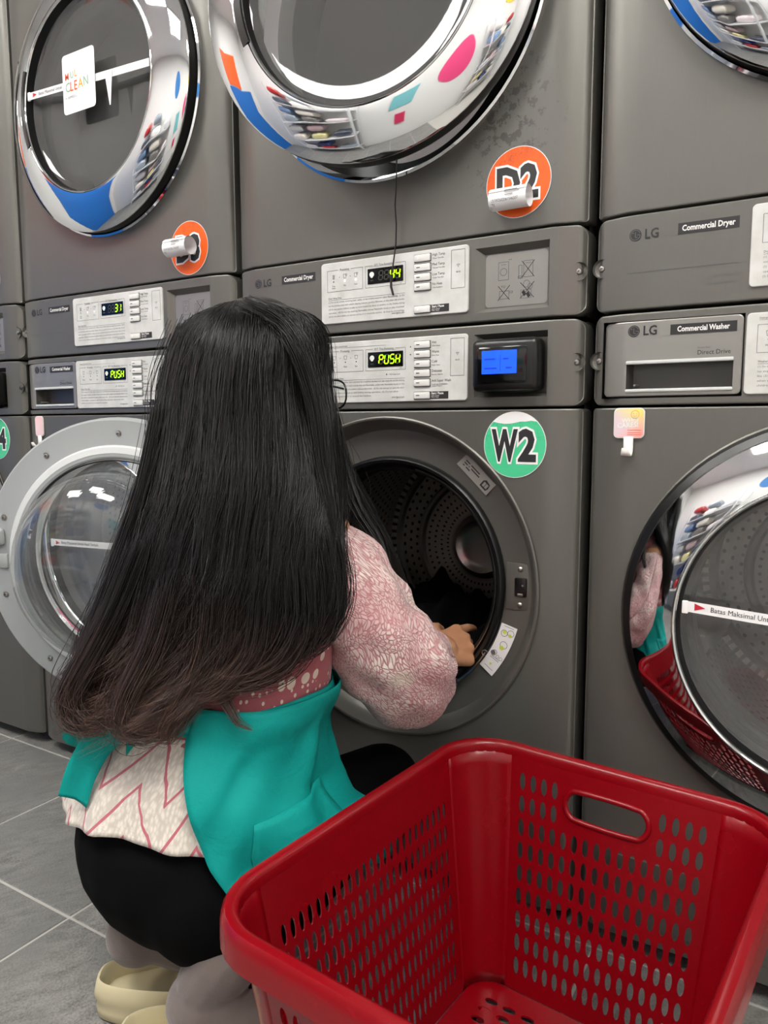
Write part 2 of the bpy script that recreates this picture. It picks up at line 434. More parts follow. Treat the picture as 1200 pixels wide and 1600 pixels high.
def seven(mb, x, z, h, ch, y, off=True):
    wd = h * .52; t = h * .13; sl = .12
    def bar(p, q, m):
        d = Vector((q[0] - p[0], q[1] - p[1])); L = d.length; d /= L; nn = Vector((-d.y, d.x)) * t / 2; g = t * .25
        a = Vector(p) + d * g; b = Vector(q) - d * g
        pts = [a, a + d * t / 2 - nn, b - d * t / 2 - nn, b, b - d * t / 2 + nn, a + d * t / 2 + nn]
        mb.add([(x + k.x + k.y * sl, y, z + k.y) for k in pts], [tuple(range(6))], m)
    seg = dict(a=((0, h), (wd, h)), b=((wd, h / 2), (wd, h)), c=((wd, 0), (wd, h / 2)), d=((0, 0), (wd, 0)), e=((0, 0), (0, h / 2)), f=((0, h / 2), (0, h)), g=((0, h / 2), (wd, h / 2)))
    for k, (p, q) in seg.items():
        on = k in SEG[ch]
        if on or off: bar(p, q, 'led' if on else 'led_off')

def screw(parent, x, z, y=None, name='screw'):
    mb = MB(); y0 = prof(x) if y is None else y
    mb.lathe([(.0135, -.0006), (.0115, .004), (.0070, .006), (.0, .006)], 'paint', 20)
    mb.lathe([(.0048, .006), (.0048, .001), (.0036, -.0016), (.0016, -.002), (.0012, .0), (0, .0)], 'steel', 14)
    return mb.build(name, parent, loc=(x, y0 - .0012, z))

def wifi(mb, x, z, s, m, y):
    for k in (1, 2, 3): ring2(mb, x, z, s * k / 3, s * .09, m, y, 10, R(45), R(135))
    disc2(mb, x, z, s * .09, m, y, 8)
def logo(mb, x, z, m, y=-.0006, face='paint'):
    """round emblem with L, G and dot, followed by the letters"""
    disc2(mb, x + .008, z, .0083, m, y, 28); q = y - .0003
    ring2(mb, x + .008, z, .0067, .0008, 'ink_grey', q, 24, R(20), R(360)); line2(mb, x + .0145, z, x + .0105, z, .0008, 'ink_grey', q)
    line2(mb, x + .0080, z + .0040, x + .0080, z - .0032, .0009, 'ink_grey', q); line2(mb, x + .0080, z - .0032, x + .0110, z - .0032, .0009, 'ink_grey', q)
    disc2(mb, x + .0048, z + .0030, .0009, 'ink_grey', q, 8)
    mb.text('LG', x + .0205, z - .0062, .0128, m, y, bold=.0003, sx=.88)
def tag_badge(mb, x0, x1, z0, z1, s, y=-.0006):
    mb.add([(x0, y, z0), (x1, y, z0), (x1, y, z1), (x0, y, z1)], [(0, 1, 2, 3)], 'ink')
    mb.text(s, (x0 + x1) / 2, z0 + (z1 - z0) * .28, (z1 - z0) * .5, 'ink_white', y - .0003, bold=.0002, sx=.78 if 'W' in s else .80, align='CENTER')

PARA_D = ["(1) Do not dry articles containing foam, rubber, or any similarly textured rubber-like materials.  (2) Do", "not dry articles soiled with volatile cleaning solvents, gasoline, kerosene, or any other oily solvents.", "(3) Do not permit children to play on, in or around the dryer or tumbler; to dry clothes during", "operation.  (4) Do not dry anything flammable, exceed flammable levels or play overhead.", "(5) Do not allow children to operate and stay in or around the machine.  (6) Keep the surroundings."]
PARA_W = ["(1) Do not open the washer door until drum has completed, the door lock light shuts off, and the washing", "has stopped. (2) Do not wash articles that are flammable, soiled with flammable fumes or the", "like. (3) Do not operate the washer without door lock.  (4) Do not attempt to open the door", "when washer is locked or add clothes during operation. (5) Do not allow", "children to play in, on or around the machine."]

def control_plate(par, zo, kind):
    """pale control plate; zo = bottom edge of the plate (local z)"""
    D = kind == 'dryer'
    x0, x1, z0, z1 = .216, .507, zo, zo + (.106 if D else .107)
    Y = -.0032
    mb = MB(); sheet(mb, x0, x1, z0, z1, .006, 'plate', y=Y, c=.0012, depth=.006, bend=False); pl = mb.build('control_plate', par)
    mb = MB(); y = Y - .0003
    top = z1
    dz = 0 if D else -.003
    def Z(z): return z1 - (z)                        # distance below the top edge
    zt = .014 if D else .016
    frame2(mb, .230, .305, Z(zt + .0365), Z(zt), .0006, 'ink_grey', y); frame2(mb, .311, .391, Z(zt + .0365), Z(zt), .0006, 'ink_grey', y)
    for xa, xb, s in ((.2545, .2795, 'Processing'), (.3265, .3705, 'EST. Time Remaining')):
        mb.add([(xa - .001, y - .0002, Z(zt) - .002), (xb + .001, y - .0002, Z(zt) - .002), (xb + .001, y - .0002, Z(zt) + .002), (xa - .001, y - .0002, Z(zt) + .002)], [(0, 1, 2, 3)], 'plate')
        mb.text(s, (xa + xb) / 2, Z(zt) - .0016, .0036, 'ink', y - .0004, sx=.86, align='CENTER')
    names = ('Time\nSense', 'Dry', 'Cool') if D else ('Wash', 'Rinse', 'Spin')
    for k, xx in enumerate((.2435, .2675, .2905)):
        zz = Z(zt + .0115); s = .0032
        if D and k == 0:
            for q in range(4): line2(mb, xx - .0022, zz - .003 + q * .002, xx + .0022, zz - .003 + q * .002, .0011, 'ink_grey', y)
        else:
            for a in ((-s, s, -s * .7, -s), (-s * .7, -s, s * .7, -s), (s * .7, -s, s, s), (s, s, -s, s)): line2(mb, xx + a[0], zz + a[1], xx + a[2], zz + a[3], .0006, 'ink_grey', y)
            if D: ring2(mb, xx + .003, zz + .002, .0018, .0005, 'ink_grey', y, 10)
        if k: disc2(mb, xx - .0115, zz - .001, .0007, 'ink', y, 8)
        on = D and k > 0
        disc2(mb, xx, Z(zt + .0195), .0027 if on else .0012, 'ink_white' if on else 'ink', y, 12)
        mb.text(names[k], xx, Z(zt + .0285), .0028, 'ink', y, sx=.8, align='CENTER', ls=.8)
    if D: mb.text('min', .3795, Z(zt + .0350), .0022, 'ink', y, sx=.9)
    else:
        mb.text('min', .3795, Z(zt + .0350), .0022, 'ink', y, sx=.9)
        mb.text('Detergent Guide: Quick Removal', .2315, Z(.0085), .0024, 'ink', y, sx=.85); line2(mb, .2315, Z(.0100), .352, Z(.0100), .0004, 'ink_grey', y)
        disc2(mb, .3535, Z(.0600), .0012, 'ink', y, 10); line2(mb, .358, Z(.0600), .362, Z(.0600), .0006, 'ink_grey', y); ring2(mb, .363, Z(.0600), .0014, .0005, 'ink_grey', y, 10)
        mb.text('Door Lock', .366, Z(.0613), .0026, 'ink', y, sx=.85)
        for q, sg in ((.0155, 1), (.0290, -1)): mb.add([(.3995, y, Z(q) - .0012 * sg), (.4025, y, Z(q) - .0012 * sg), (.401, y, Z(q) + .0015 * sg)], [(0, 1, 2) if sg > 0 else (0, 2, 1)], 'ink')
    hz = .0635 if D else .0655
    mb.text('Dryer Safety Rules' if D else 'Washer Safety Rules', .232, Z(hz), .0030, 'ink', y, sx=.86); line2(mb, .232, Z(hz + .0018), .390, Z(hz + .0018), .0005, 'ink_grey', y)
    for k, s in enumerate(PARA_D if D else PARA_W):
        v, _ = text_mesh(s, 0., 'LEFT', 1.); wid = max(p[0] for p in v); h = .0027
        full = .157 if (D or k < 3) else (.145, .09)[k - 3]
        mb.text(s, .232, Z(hz + .0066 + k * .0062), h, 'ink_grey', y, sx=full / (wid * h / .69))
    mb.text('www.lgecis.com', .389, Z(.0985 if D else .1005), .0032, 'ink', y, sx=.84, align='RIGHT')
    # right block
    frame2(mb, .4765, .5010, Z(.0665), Z(.0065), .0007, 'ink_grey', y); wifi(mb, .489, Z(.0335), .0046, 'ink', y); mb.text('Wi-Fi', .489, Z(.0425), .0028, 'ink', y, sx=.85, align='CENTER')
    rows = [('High Temp.', '* Dryer Time 45m', .0125), ('Med Temp.', '* Normal Time 45m', .0278), ('Low Temp.', '* Dryer Time 45m', .0435), ('No Heat', '* Dry Ventilation', .0590)] if D else \
           [('Hot', 'Color Goods', .0135), ('Warm', 'Perm. Press', .0290), ('Cold', 'Bright Colors', .0450), ('Delicates', 'Normal / Delicate', .0605), ('Add Super Wash', 'Long/Large Combinations\nCustom Program', .0765)]
    for a, b, q in rows:
        mb.text(a, .4415, Z(q) + .0012, .0042, 'ink', y, sx=.86); mb.text(b, .4415, Z(q) - .0038, .0023, 'ink', y, sx=.85, ls=.85)
    qs = .0955 if D else .0975
    mb.add([(.4395, y, Z(qs) - .0062), (.4730, y, Z(qs) - .0062), (.4730, y, Z(qs) + .0062), (.4395, y, Z(qs) + .0062)], [(0, 1, 2, 3)], 'ink')
    mb.text('Start / Pause', .4412, Z(qs) + .0016, .0036, 'ink_white', y - .0003, sx=.86, bold=.0001); mb.text('Select / Power\nMenu / Pause', .4412, Z(qs) - .0016, .0021, 'ink_white', y - .0003, sx=.85, ls=.8)
    mb.build('lettering', pl, smooth=False)
    for k, q in enumerate([r[2] for r in rows] + [qs]):
        b = MB(); b.rbox(.4092, .4388, Y - .0042, Y + .0005, Z(q) - .0056, Z(q) + .0056, .0016, 'button')
        b.rbox(.4080, .4398, Y - .0012, Y + .0002, Z(q) - .0066, Z(q) + .0066, .0005, 'pocket', seg=1)
        if D and (k == 0 or k == 4): disc2(b, .4165, Z(q), .0022, 'ink_white', Y - .0045, 12)
        else: line2(b, .4140, Z(q), .4205, Z(q), .0013, 'ink', Y - .0045)
        b.build('button', pl)
    b = MB(); b.rbox(.3155, .3865, Y - .0012, Y + .0004, Z(zt + .0310), Z(zt + .0050), .0005, 'screen', seg=1)
    yy = Y - .0015
    v = [(.3245 + .0048 * math.cos(t), yy, Z(zt + .0150) + .0045 * math.sin(t)) for t in [R(a) for a in range(-20, 201, 20)]] + [(.3232, yy, Z(zt + .0205)), (.3258, yy, Z(zt + .0205))]
    b.add(v, [tuple(range(len(v)))], 'ink_white'); b.text('Wi-Fi', .3245, Z(zt + .0262), .0022, 'ink_grey', yy, sx=.85, align='CENTER')
    b.build('display', pl, smooth=False)
    return pl, Z(zt + .0255)

def digits(plate_ob, s, kind, zb):
    mb = MB(); y = -.0032 - .0018; s = s.rjust(4)
    for i, ch in enumerate(s): seven(mb, .3385 + .0112 * i, zb, .0148, ch, y)
    return mb.build('digits', plate_ob, smooth=False)

def detergent_drawer(par, z0):
    t = empty('detergent_drawer'); t.parent = par
    mb = MB(); sheet(mb, .0265, .2125, z0, z0 + .1065, .007, 'drawer', [('rect', .060, .202, z0 + .0065, z0 + .0505)], y=-.0015, c=.0016, depth=.02)
    mb.build('drawer_front', t)
    mb = MB(); pocket(mb, .060, .202, z0 + .0065, z0 + .0505, .026, (.004, .0, .004, .002), 'pocket', y=-.0015)
    mb.lathe([(.0, .0), (.0016, .0), (.0022, .02), (.0, .021)], 'drawer', 10, c=(.071, .003, z0 + .016)); mb.build('grip_pocket', t)
    mb = MB(); mb.rbox(.0595, .2025, -.0052, .004, z0 + .0455, z0 + .0505, .0014, 'grey_light'); mb.rbox(.0595, .2025, -.0042, .003, z0 + .0058, z0 + .0105, .0016, 'grey_light'); mb.build('grip_lip', t)
    mb = MB(); y = -.0023
    logo(mb, .061, z0 + .0925, 'ink', y); tag_badge(mb, .119, .2045, z0 + .0845, z0 + .0985, 'Commercial Washer', y)
    mb.text('inverter', .1555, z0 + .0635, .0032, 'ink_grey', y, sx=1.15); mb.text('Direct Drive', .1555, z0 + .0555, .0060, 'ink', y, sx=.95)
    mb.build('lettering', t, smooth=False)
    return t

def icons_plate(par, z0):
    mb = MB(); pocket(mb, .517, .640, z0, z0 + .100, .011, (.013, .005, .007, .009), 'paint'); o = mb.build('icon_recess', par)
    mb = MB(); y = .0104; z = z0
    pl = rrect(.531, .634, z0 + .0085, z0 + .0895, .006)
    mb.add([(a, .0107, b) for a, b in pl], [tuple(range(len(pl)))], 'drawer')
    def cross(a, b, c, d): line2(mb, a, b, c, d, .0009, 'ink', y - .0003); line2(mb, a, d, c, b, .0009, 'ink', y - .0003)
    frame2(mb, .553, .570, z + .0490, z + .0765, .0008, 'ink_grey', y); ring2(mb, .5615, z + .0615, .0055, .0008, 'ink_grey', y, 18); line2(mb, .557, z + .0725, .566, z + .0725, .0007, 'ink_grey', y)
    for q in (.571, .574): line2(mb, q - .0012, z + .0795, q + .0012, z + .0795, .0006, 'ink_grey', y); line2(mb, q, z + .0783, q, z + .0807, .0006, 'ink_grey', y)
    frame2(mb, .595, .610, z + .0505, z + .0750, .0008, 'ink_grey', y); frame2(mb, .587, .592, z + .0500, z + .0690, .0008, 'ink_grey', y); frame2(mb, .586, .593, z + .0490, z + .0525, .0008, 'ink_grey', y)
    line2(mb, .598, z + .0715, .607, z + .0715, .0007, 'ink_grey', y); cross(.592, z + .0500, .6125, z + .0750)
    frame2(mb, .555, .571, z + .0200, z + .0320, .0008, 'ink_grey', y); frame2(mb, .571, .577, z + .0285, z + .0310, .0008, 'ink_grey', y); ring2(mb, .563, z + .0385, .0016, .0006, 'ink_grey', y, 10); ring2(mb, .559, z + .0395, .001, .0006, 'ink_grey', y, 8)
    cross(.5525, z + .0180, .5725, z + .0405)
    ring2(mb, .600, z + .0400, .0052, .0008, 'ink_grey', y, 16); ring2(mb, .606, z + .036, .004, .0007, 'ink_grey', y, 14)
    for dx in (-.004, .003): mb.add([(.599 + dx + a, y, z + .0245 + b - dx * .4) for a, b in ((-.003, .002), (.001, -.005), (.005, -.002), (.001, .005))], [(0, 1, 2, 3)], 'ink')
    frame2(mb, .591, .608, z + .0185, z + .0310, .0007, 'ink_grey', y); cross(.590, z + .0185, .6125, z + .0425)
    mb.build('icons', o, smooth=False)

def cabinet(par, h):
    mb = MB(); x0, x1, y0, y1 = .011, .689, .035, .80
    v = [(x, y, z) for x in (x0, x1) for y in (y0, y1) for z in (.03, h)]
    mb.add(v, [(0, 1, 3, 2), (4, 6, 7, 5), (2, 3, 7, 6), (0, 2, 6, 4), (1, 5, 7, 3)], 'cabinet')
    mb.build('cabinet', par, smooth=False)

# ---- doors: built round their own centre, outside towards -Y
def washer_ring(par):
    mb = MB(); mb.lathe([(.200, .0), (.283, .0), (.2835, -.008), (.279, -.017), (.268, -.023), (.262, -.020)], 'black', 96); mb.build('rim', par, 30)
    mb = MB(); mb.lathe([(.2685, -.018), (.2690, -.023), (.2670, -.027), (.2500, -.0355), (.2300, -.0435), (.2100, -.0500), (.2050, -.0510)], 'chrome', 96); mb.build('chrome_ring', par, 25)
GLASS_BOWL = [(.199, -.030), (.190, -.018), (.178, .012), (.168, .05), (.150, .072), (.110, .088), (.06, .096), (.0, .098)]
def door_parts(par, opened=False, handle=False, strip=True):
    if handle:                                     # dryer: chrome reaches the edge, black side wall behind it
        mb = MB(); mb.lathe([(.200, .0), (.2770, .0), (.2780, -.006), (.2770, -.026), (.2700, -.028)], 'black', 96); mb.build('rim', par, 30)
        mb = MB(); mb.lathe([(.2770, -.0240), (.2790, -.0255), (.2788, -.0275), (.2765, -.0300), (.2550, -.0395), (.2300, -.0480), (.2100, -.0530), (.2050, -.0535)], 'chrome', 96); mb.build('chrome_ring', par, 25)
    else:
        washer_ring(par)
    mb = MB(); mb.lathe([(.2052, -.049), (.2050, -.0525), (.2025, -.0545), (.1995, -.0525), (.1985, -.046)], 'chrome', 96); mb.build('inner_bead', par, 60)
    mb = MB(); mb.lathe([(.1990, -.050), (.1965, -.040), (.1950, -.026), (.1900, -.018)], 'black', 72); mb.build('glass_seat', par, 40)
    mb = MB(); mb.lathe(GLASS_BOWL if opened else [(.1985, -.036), (.194, -.033), (.180, -.029), (.150, -.0255), (.10, -.0225), (.05, -.021), (.0, -.0205)], 'glass' if opened else 'glass_dark', 72); mb.build('glass_bowl', par, 60)
    if handle:
        mb = MB(); mb.lathe([(.1990, -.0535), (.2010, -.0565), (.2150, -.0520), (.2170, -.0485)], 'black', 14, a0=R(158), a1=R(203)); mb.build('handle_slot', par)
        mb = MB()
        mb.lathe([(.2170, -.0480), (.2178, -.0515), (.2190, -.0475)], 'chrome', 14, a0=R(157), a1=R(204)); mb.build('handle_lip', par)
def limit_strip(par, y, x0, x1, z0, z1, text=True):
    """narrow white load-limit strip across the glass"""
    mb = MB(); n = 24; v = []
    for i in range(n + 1):
        t = i / n; x = x0 + (x1 - x0) * t; z = z0 + (z1 - z0) * t; yy = y
        v += [(x, yy, z - .0075), (x, yy, z + .0075)]
    mb.add(v, [(2 * i, 2 * i + 2, 2 * i + 3, 2 * i + 1) for i in range(n)], 'paper')
    if text:
        a = math.atan2(z1 - z0, x1 - x0)
        xs = x0 + .014; mb.text('Batas Maksimal Untuk Hasil Terbaik', x0 + .032, z0 + (z1 - z0) * .032 / (x1 - x0) - .0028, .0068, 'ink', y - .0004, sx=.92, ang=a)
        mb.add([(x0 + .012, y - .0004, z0 - .005), (x0 + .026, y - .0004, z0 - .0005), (x0 + .012, y - .0004, z0 + .005)], [(0, 1, 2)], 'red_ink')
        mb.rbox(x0 - .004, x0 + .004, y - .003, y + .001, z0 - .010, z0 + .008, .001, 'paper', seg=1)
    return mb.build('limit_strip', par, smooth=False)

CX, CZ = .350, .557          # washer porthole centre
DZ = .530                    # dryer porthole centre above its base
def washer():
    w = empty('washing_machine')
    cabinet(w, .985)
    mb = MB(); sheet(mb, .007, .693, .856, .987, .016, 'paint', [('rect', .0250, .2140, .8660, .9760), ('rect', .517, .640, .8720, .9720)], depth=.035)
    mb.build('control_housing', w)
    mb = MB(); sheet(mb, .007, .693, .030, .8525, .006, 'paint', [('circ', CX, CZ, .284)], depth=.035); mb.build('front_panel', w)
    mb = MB(); pocket(mb, .0250, .2140, .8660, .9760, .04, (0, 0, 0, 0), 'black'); mb.build('drawer_bay', w, smooth=False)
    detergent_drawer(w, .8685)
    pl, zb = control_plate(w, .8680, 'washer')
    mb = MB(); pocket(mb, .517, .640, .8720, .9720, .016, (.013, .004, .008, .008), 'paint'); mb.build('reader_recess', w)
    t = empty('card_reader'); t.parent = w
    mb = MB(); mb.rbox(.5245, .6345, -.030, .014, .8800, .9610, .010, 'black', seg=3); mb.build('reader_body', t)
    mb = MB(); mb.rbox(.5345, .6200, -.0325, -.02, .8905, .9495, .006, 'screen', seg=2); mb.build('bezel', t)
    mb = MB(); mb.add([(.5455, -.0331, .9065), (.6035, -.0331, .9065), (.6035, -.0331, .9420), (.5455, -.0331, .9420)], [(0, 1, 2, 3)], 'lcd')
    for q in ((.5500, .5680, .929), (.5500, .5710, .915), (.5815, .5900, .929), (.5860, .5960, .915)): line2(mb, q[0], q[2], q[1], q[2], .0022, 'lcd_ink', -.0334)
    line2(mb, .577, .911, .577, .934, .0008, 'lcd_ink', -.0334)
    mb.build('lcd_screen', t, smooth=False)
    for x in (.017, .683): screw(w, x, .922)
    # recessed porthole surround, rubber gasket, drum
    mb = MB(); c = (CX, 0, CZ)
    mb.lathe([(.2842, -.0005), (.2862, -.0035), (.2838, -.0050), (.2810, -.0040), (.2775, .0020), (.2730, .0120), (.2680, .0210), (.2630, .0258), (.2160, .0300), (.2130, .034)], 'paint', 96, c); mb.build('porthole_surround', w, 30)
    mb = MB(); mb.lathe([(.2165, .0285), (.2155, .0215), (.2105, .0180), (.2050, .0210), (.2040, .030), (.2010, .0340), (.1960, .0310), (.1925, .0330), (.1905, .040), (.1930, .052), (.1985, .058), (.1990, .070), (.1950, .082), (.1965, .095)], 'rubber', 80, c); mb.build('gasket', w, 50)
    mb = MB(); mb.tube([(CX + .1975 * math.cos(t), .0318, CZ + .1975 * math.sin(t)) for t in [R(a) for a in np.linspace(-70, 78, 40)]], .0010, 'steel', 5); mb.build('gasket_wire', w)
    mb = MB(); n = 96; v = []; uv = []
    ring = [(.1975, .092), (.2000, .100), (.2330, .104), (.2420, .115), (.2440, .150), (.2440, .400), (.2380, .415), (.2250, .418)]
    for i in range(n + 1):
        a = 2 * pi * i / n
        for r, y in ring:
            v.append((CX + r * math.cos(a), y, CZ + r * math.sin(a))); uv.append((i / n * 84, (y - .15) * 62 if .14 < y < .41 else .5 if False else -50.5))
    mb.add(v, [(i * 8 + q, i * 8 + q + 1, i * 8 + q + 9, i * 8 + q + 8) for i in range(n) for q in range(7)], 'drum')
    mb.uv = uv; dr = mb.build('drum', w, 40)
    mb = MB(); mb.lathe([(.2260, .417), (.2130, .410), (.2080, .417), (.165, .419), (.160, .411), (.152, .411), (.147, .419), (.075, .421), (.070, .410), (.060, .404), (.050, .410), (.04, .413), (.0, .413)], 'steel', 72, c); mb.build('drum_back', dr, 40)
    mb = MB(); v = []; uv = []; n = 72
    for i in range(n + 1):
        a = 2 * pi * i / n
        for r, y in ((.2075, .4160), (.1660, .4180), (.1460, .4180), (.0800, .4200)): v.append((CX + r * math.cos(a), y, CZ + r * math.sin(a))); uv.append((i / n * 60, r * 62))
    mb.add(v, [(i * 4 + q, i * 4 + q + 1, i * 4 + q + 5, i * 4 + q + 4) for i in range(n) for q in (0, 2)], 'drum'); mb.uv = uv; mb.build('perforated_panel', dr, 40)
    for k in range(3):
        a = R(82 + 120 * k); mb = MB(); v = []; f = []
        L = [(-.050, .2440), (-.036, .226), (-.020, .196), (-.009, .184), (.009, .184), (.020, .196), (.036, .226), (.050, .2440)]
        yy = [.118, .135, .17, .25, .34, .385, .410]; kk = [.25, .8, 1., 1., 1., .8, .3]
        for y, s in zip(yy, kk):
            for d, r in L:
                rr = .2440 - (.2440 - r) * s; an = a + d / .22 * (.75 + .25 * s); v.append((CX + rr * math.cos(an), y, CZ + rr * math.sin(an)))
        for i in range(len(yy) - 1):
            for q in range(7): f.append((i * 8 + q, i * 8 + q + 1, i * 8 + q + 9, i * 8 + q + 8))
        f += [tuple(range(8))[::-1], tuple(range(48, 56))]
        mb.add(v, f, 'lifter'); mb.build('drum_lifter', dr, 40)
    # latch
    mb = MB(); xf = None
    v = [(.569, .0268, .522), (.609, .0268, .526), (.609, .0268, .600), (.569, .0268, .601)]
    mb.rbox(.5680, .6110, .0262, .033, .5225, .6015, .0015, 'paint'); lt = mb.build('latch_plate', w)
    mb = MB(); mb.rbox(.5830, .6050, .0235, .032, .5455, .5780, .003, 'black'); mb.rbox(.5890, .5990, .0225, .026, .5475, .5515, .001, 'steel', seg=1); mb.rbox(.5960, .6000, .0225, .026, .5630, .5660, .001, 'steel', seg=1); mb.build('latch_slot', lt)
    for z in (.5315, .5915):
        mb = MB(); mb.lathe([(.0050, .003), (.0045, -.001), (.0025, -.0028), (.001, -.003), (.0008, -.001), (0, -.001)], 'steel', 14); mb.build('screw', lt, loc=(.593, .0262, z))
    # lower access flap and feet
    mb = MB(); sheet(mb, .060, .300, .058, .165, .008, 'paint', y=-.0016, c=.0014, depth=.004, bend=False); fl = mb.build('filter_flap', w)
    mb = MB(); mb.tube([(.072, -.004, .140), (.084, -.0055, .143)], .0022, 'steel', 8); mb.build('flap_catch', fl)
    mb = MB(); mb.rbox(.03, .67, .045, .12, 0., .034, .004, 'black', seg=1); mb.build('kick_plinth', w)
    return w, pl, zb
def dryer():
    d = empty('tumble_dryer')
    mb = MB(); x0, x1, y0, y1 = .011, .689, .035, .80
    v = [(x, y, z) for x in (x0, x1) for y in (y0, y1) for z in (.002, .975)]
    mb.add(v, [(0, 1, 3, 2), (4, 6, 7, 5), (2, 3, 7, 6), (0, 2, 6, 4), (1, 5, 7, 3)], 'cabinet'); mb.build('cabinet', d, smooth=False)
    mb = MB(); sheet(mb, .007, .693, .002, .1335, .016, 'paint', [('rect', .517, .640, .0160, .1160)], depth=.035); mb.build('control_housing', d)
    mb = MB(); sheet(mb, .007, .693, .1370, .9800, .006, 'paint', [('circ', CX, DZ, .2825)], depth=.035); mb.build('front_panel', d)
    mb = MB(); y = -.0006; logo(mb, .058, .1050, 'ink', y); tag_badge(mb, .1235, .2010, .0985, .1135, 'Commercial Dryer', y)
    line2(mb, .057, .0535, .201, .0535, .0012, 'ink_grey', y); mb.text('Ultra Capacity', .2005, .0372, .0040, 'ink_grey', y, sx=.95, align='RIGHT'); mb.text('Quiet Operation', .2005, .0275, .0040, 'ink_grey', y, sx=.95, align='RIGHT'); mb.build('lettering', d, smooth=False)
    pl, zb = control_plate(d, .0185, 'dryer')
    icons_plate(d, .0160)
    for x in (.017, .683): screw(d, x, .0655)
    mb = MB(); c = (CX, 0, DZ)
    mb.lathe([(.2830, -.0005), (.2840, -.004), (.2800, -.006), (.2760, .002), (.2700, .012), (.2400, .016)], 'chrome', 96, c); mb.build('door_seat', d, 30)
    mb = MB(); mb.lathe([(.2400, .016), (.2100, .020), (.2050, .03), (.2050, .09)], 'cabinet', 96, c); mb.build('door_throat', d, 30)
    mb = MB(); mb.lathe([(.2055, .085), (.2600, .10), (.2750, .13), (.2750, .60), (.0, .61)], 'steel', 64, c); mb.build('drum', d, 40)
    return d, pl, zb

# stickers
def sticker(par, s, m, x, z, y=-.0012, top=None, scale=.80):
    mb = MB(); n = 48
    disc = [(.0515 * math.cos(2 * pi * i / n), .0515 * math.sin(2 * pi * i / n)) for i in range(n)]
    mb.poly([(a * 1.02, b * 1.02) for a, b in disc], 'paper', .0004); mb.add([(a, -.0003, b) for a, b in disc], [tuple(range(n))], m)
    if top:                                            # peeled, white upper edge
        hi = [(a, b) for a, b in disc if b > .0345]; hi.sort(key=lambda p: -p[0])
        wave = [(hi[-1][0] + (hi[0][0] - hi[-1][0]) * k / 8, .0365 - .0035 * math.sin(k / 8 * pi * 1.6) - (.002 if k > 5 else 0)) for k in range(1, 8)]
        mb.add([(a, -.0006, b) for a, b in hi + wave], [tuple(range(len(hi) + len(wave)))], 'paper')
    for m_, b_, y_ in (('paper', .0044, -.0008), ('ink', .0020, -.0011)):
        for ch, x_, s_ in ((s[0], -.0165 if s[0] == 'W' else -.0165, .57 if s[0] == 'W' else .80), (s[1], .0215 if s[0] == 'W' else .0180, .86)): mb.text(ch, x_, -.0240, .0465, m_, y_ - (.0001 if ch == s[0] else 0), bold=b_, sx=s_, align='CENTER')
    return mb.build('number_sticker', par, smooth=False, loc=(x, y, z))

wm, wpl, wzb = washer()
dm, dpl, dzb = dryer()
def place(proto, name, k, z, label, first):
    o = proto if first else copy_tree(proto)
    o.location = (k * PW, 0, z); o['label'] = label; o['category'] = 'washer' if z < .5 else 'dryer'; o['group'] = 'stacked grey machines, lower row' if z < .5 else 'stacked grey machines, upper row'
    return o
def kid(o, name):
    for c in o.children:
        if c.name.split('.')[0] == name: return c
washers = {}; dryers = {}
WL = {-1: 'grey front-loading washer marked W2, round door swung open, person reaching into it', -2: 'grey front-loading washer left of W2, behind the open glass door', -3: 'grey front-loading washer with green sticker ending in 4, at left edge', 0: 'grey front-loading washer with closed chrome door, right of the W2 washer'}
DL = {-1: 'grey tumble dryer with orange D2 sticker and black cable hanging from its door', -2: 'grey tumble dryer with white card on its glass, left of the D2 dryer', -3: 'grey tumble dryer, only a narrow strip showing at the left edge', 0: 'grey tumble dryer at upper right, with an unmarked front, right of the D2 dryer'}
order = [-1, -2, -3, 0]
for i, k in enumerate(order[1:]): washers[k] = place(wm, 'washing_machine', k, 0., WL[k], False); dryers[k] = place(dm, 'tumble_dryer', k, .990, DL[k], False)
washers[-1] = place(wm, '', -1, 0., WL[-1], True); dryers[-1] = place(dm, '', -1, .990, DL[-1], True)
kid(dryers[-1], 'front_panel').data = kid(dryers[-1], 'front_panel').data.copy(); kid(dryers[-1], 'front_panel').data.materials[0] = M['paint_soiled']
for k, s in ((-1, 'PUSH'), (-2, 'PUSH'), (-3, 'PUSH'), (0, 'PUSH')): digits(kid(washers[k], 'control_plate'), s, 'washer', wzb)
for k, s in ((-1, '44'), (-2, '31'), (-3, '28'), (0, '36')): digits(kid(dryers[k], 'control_plate'), s, 'dryer', dzb)
for k in (-2, 0):
    pass
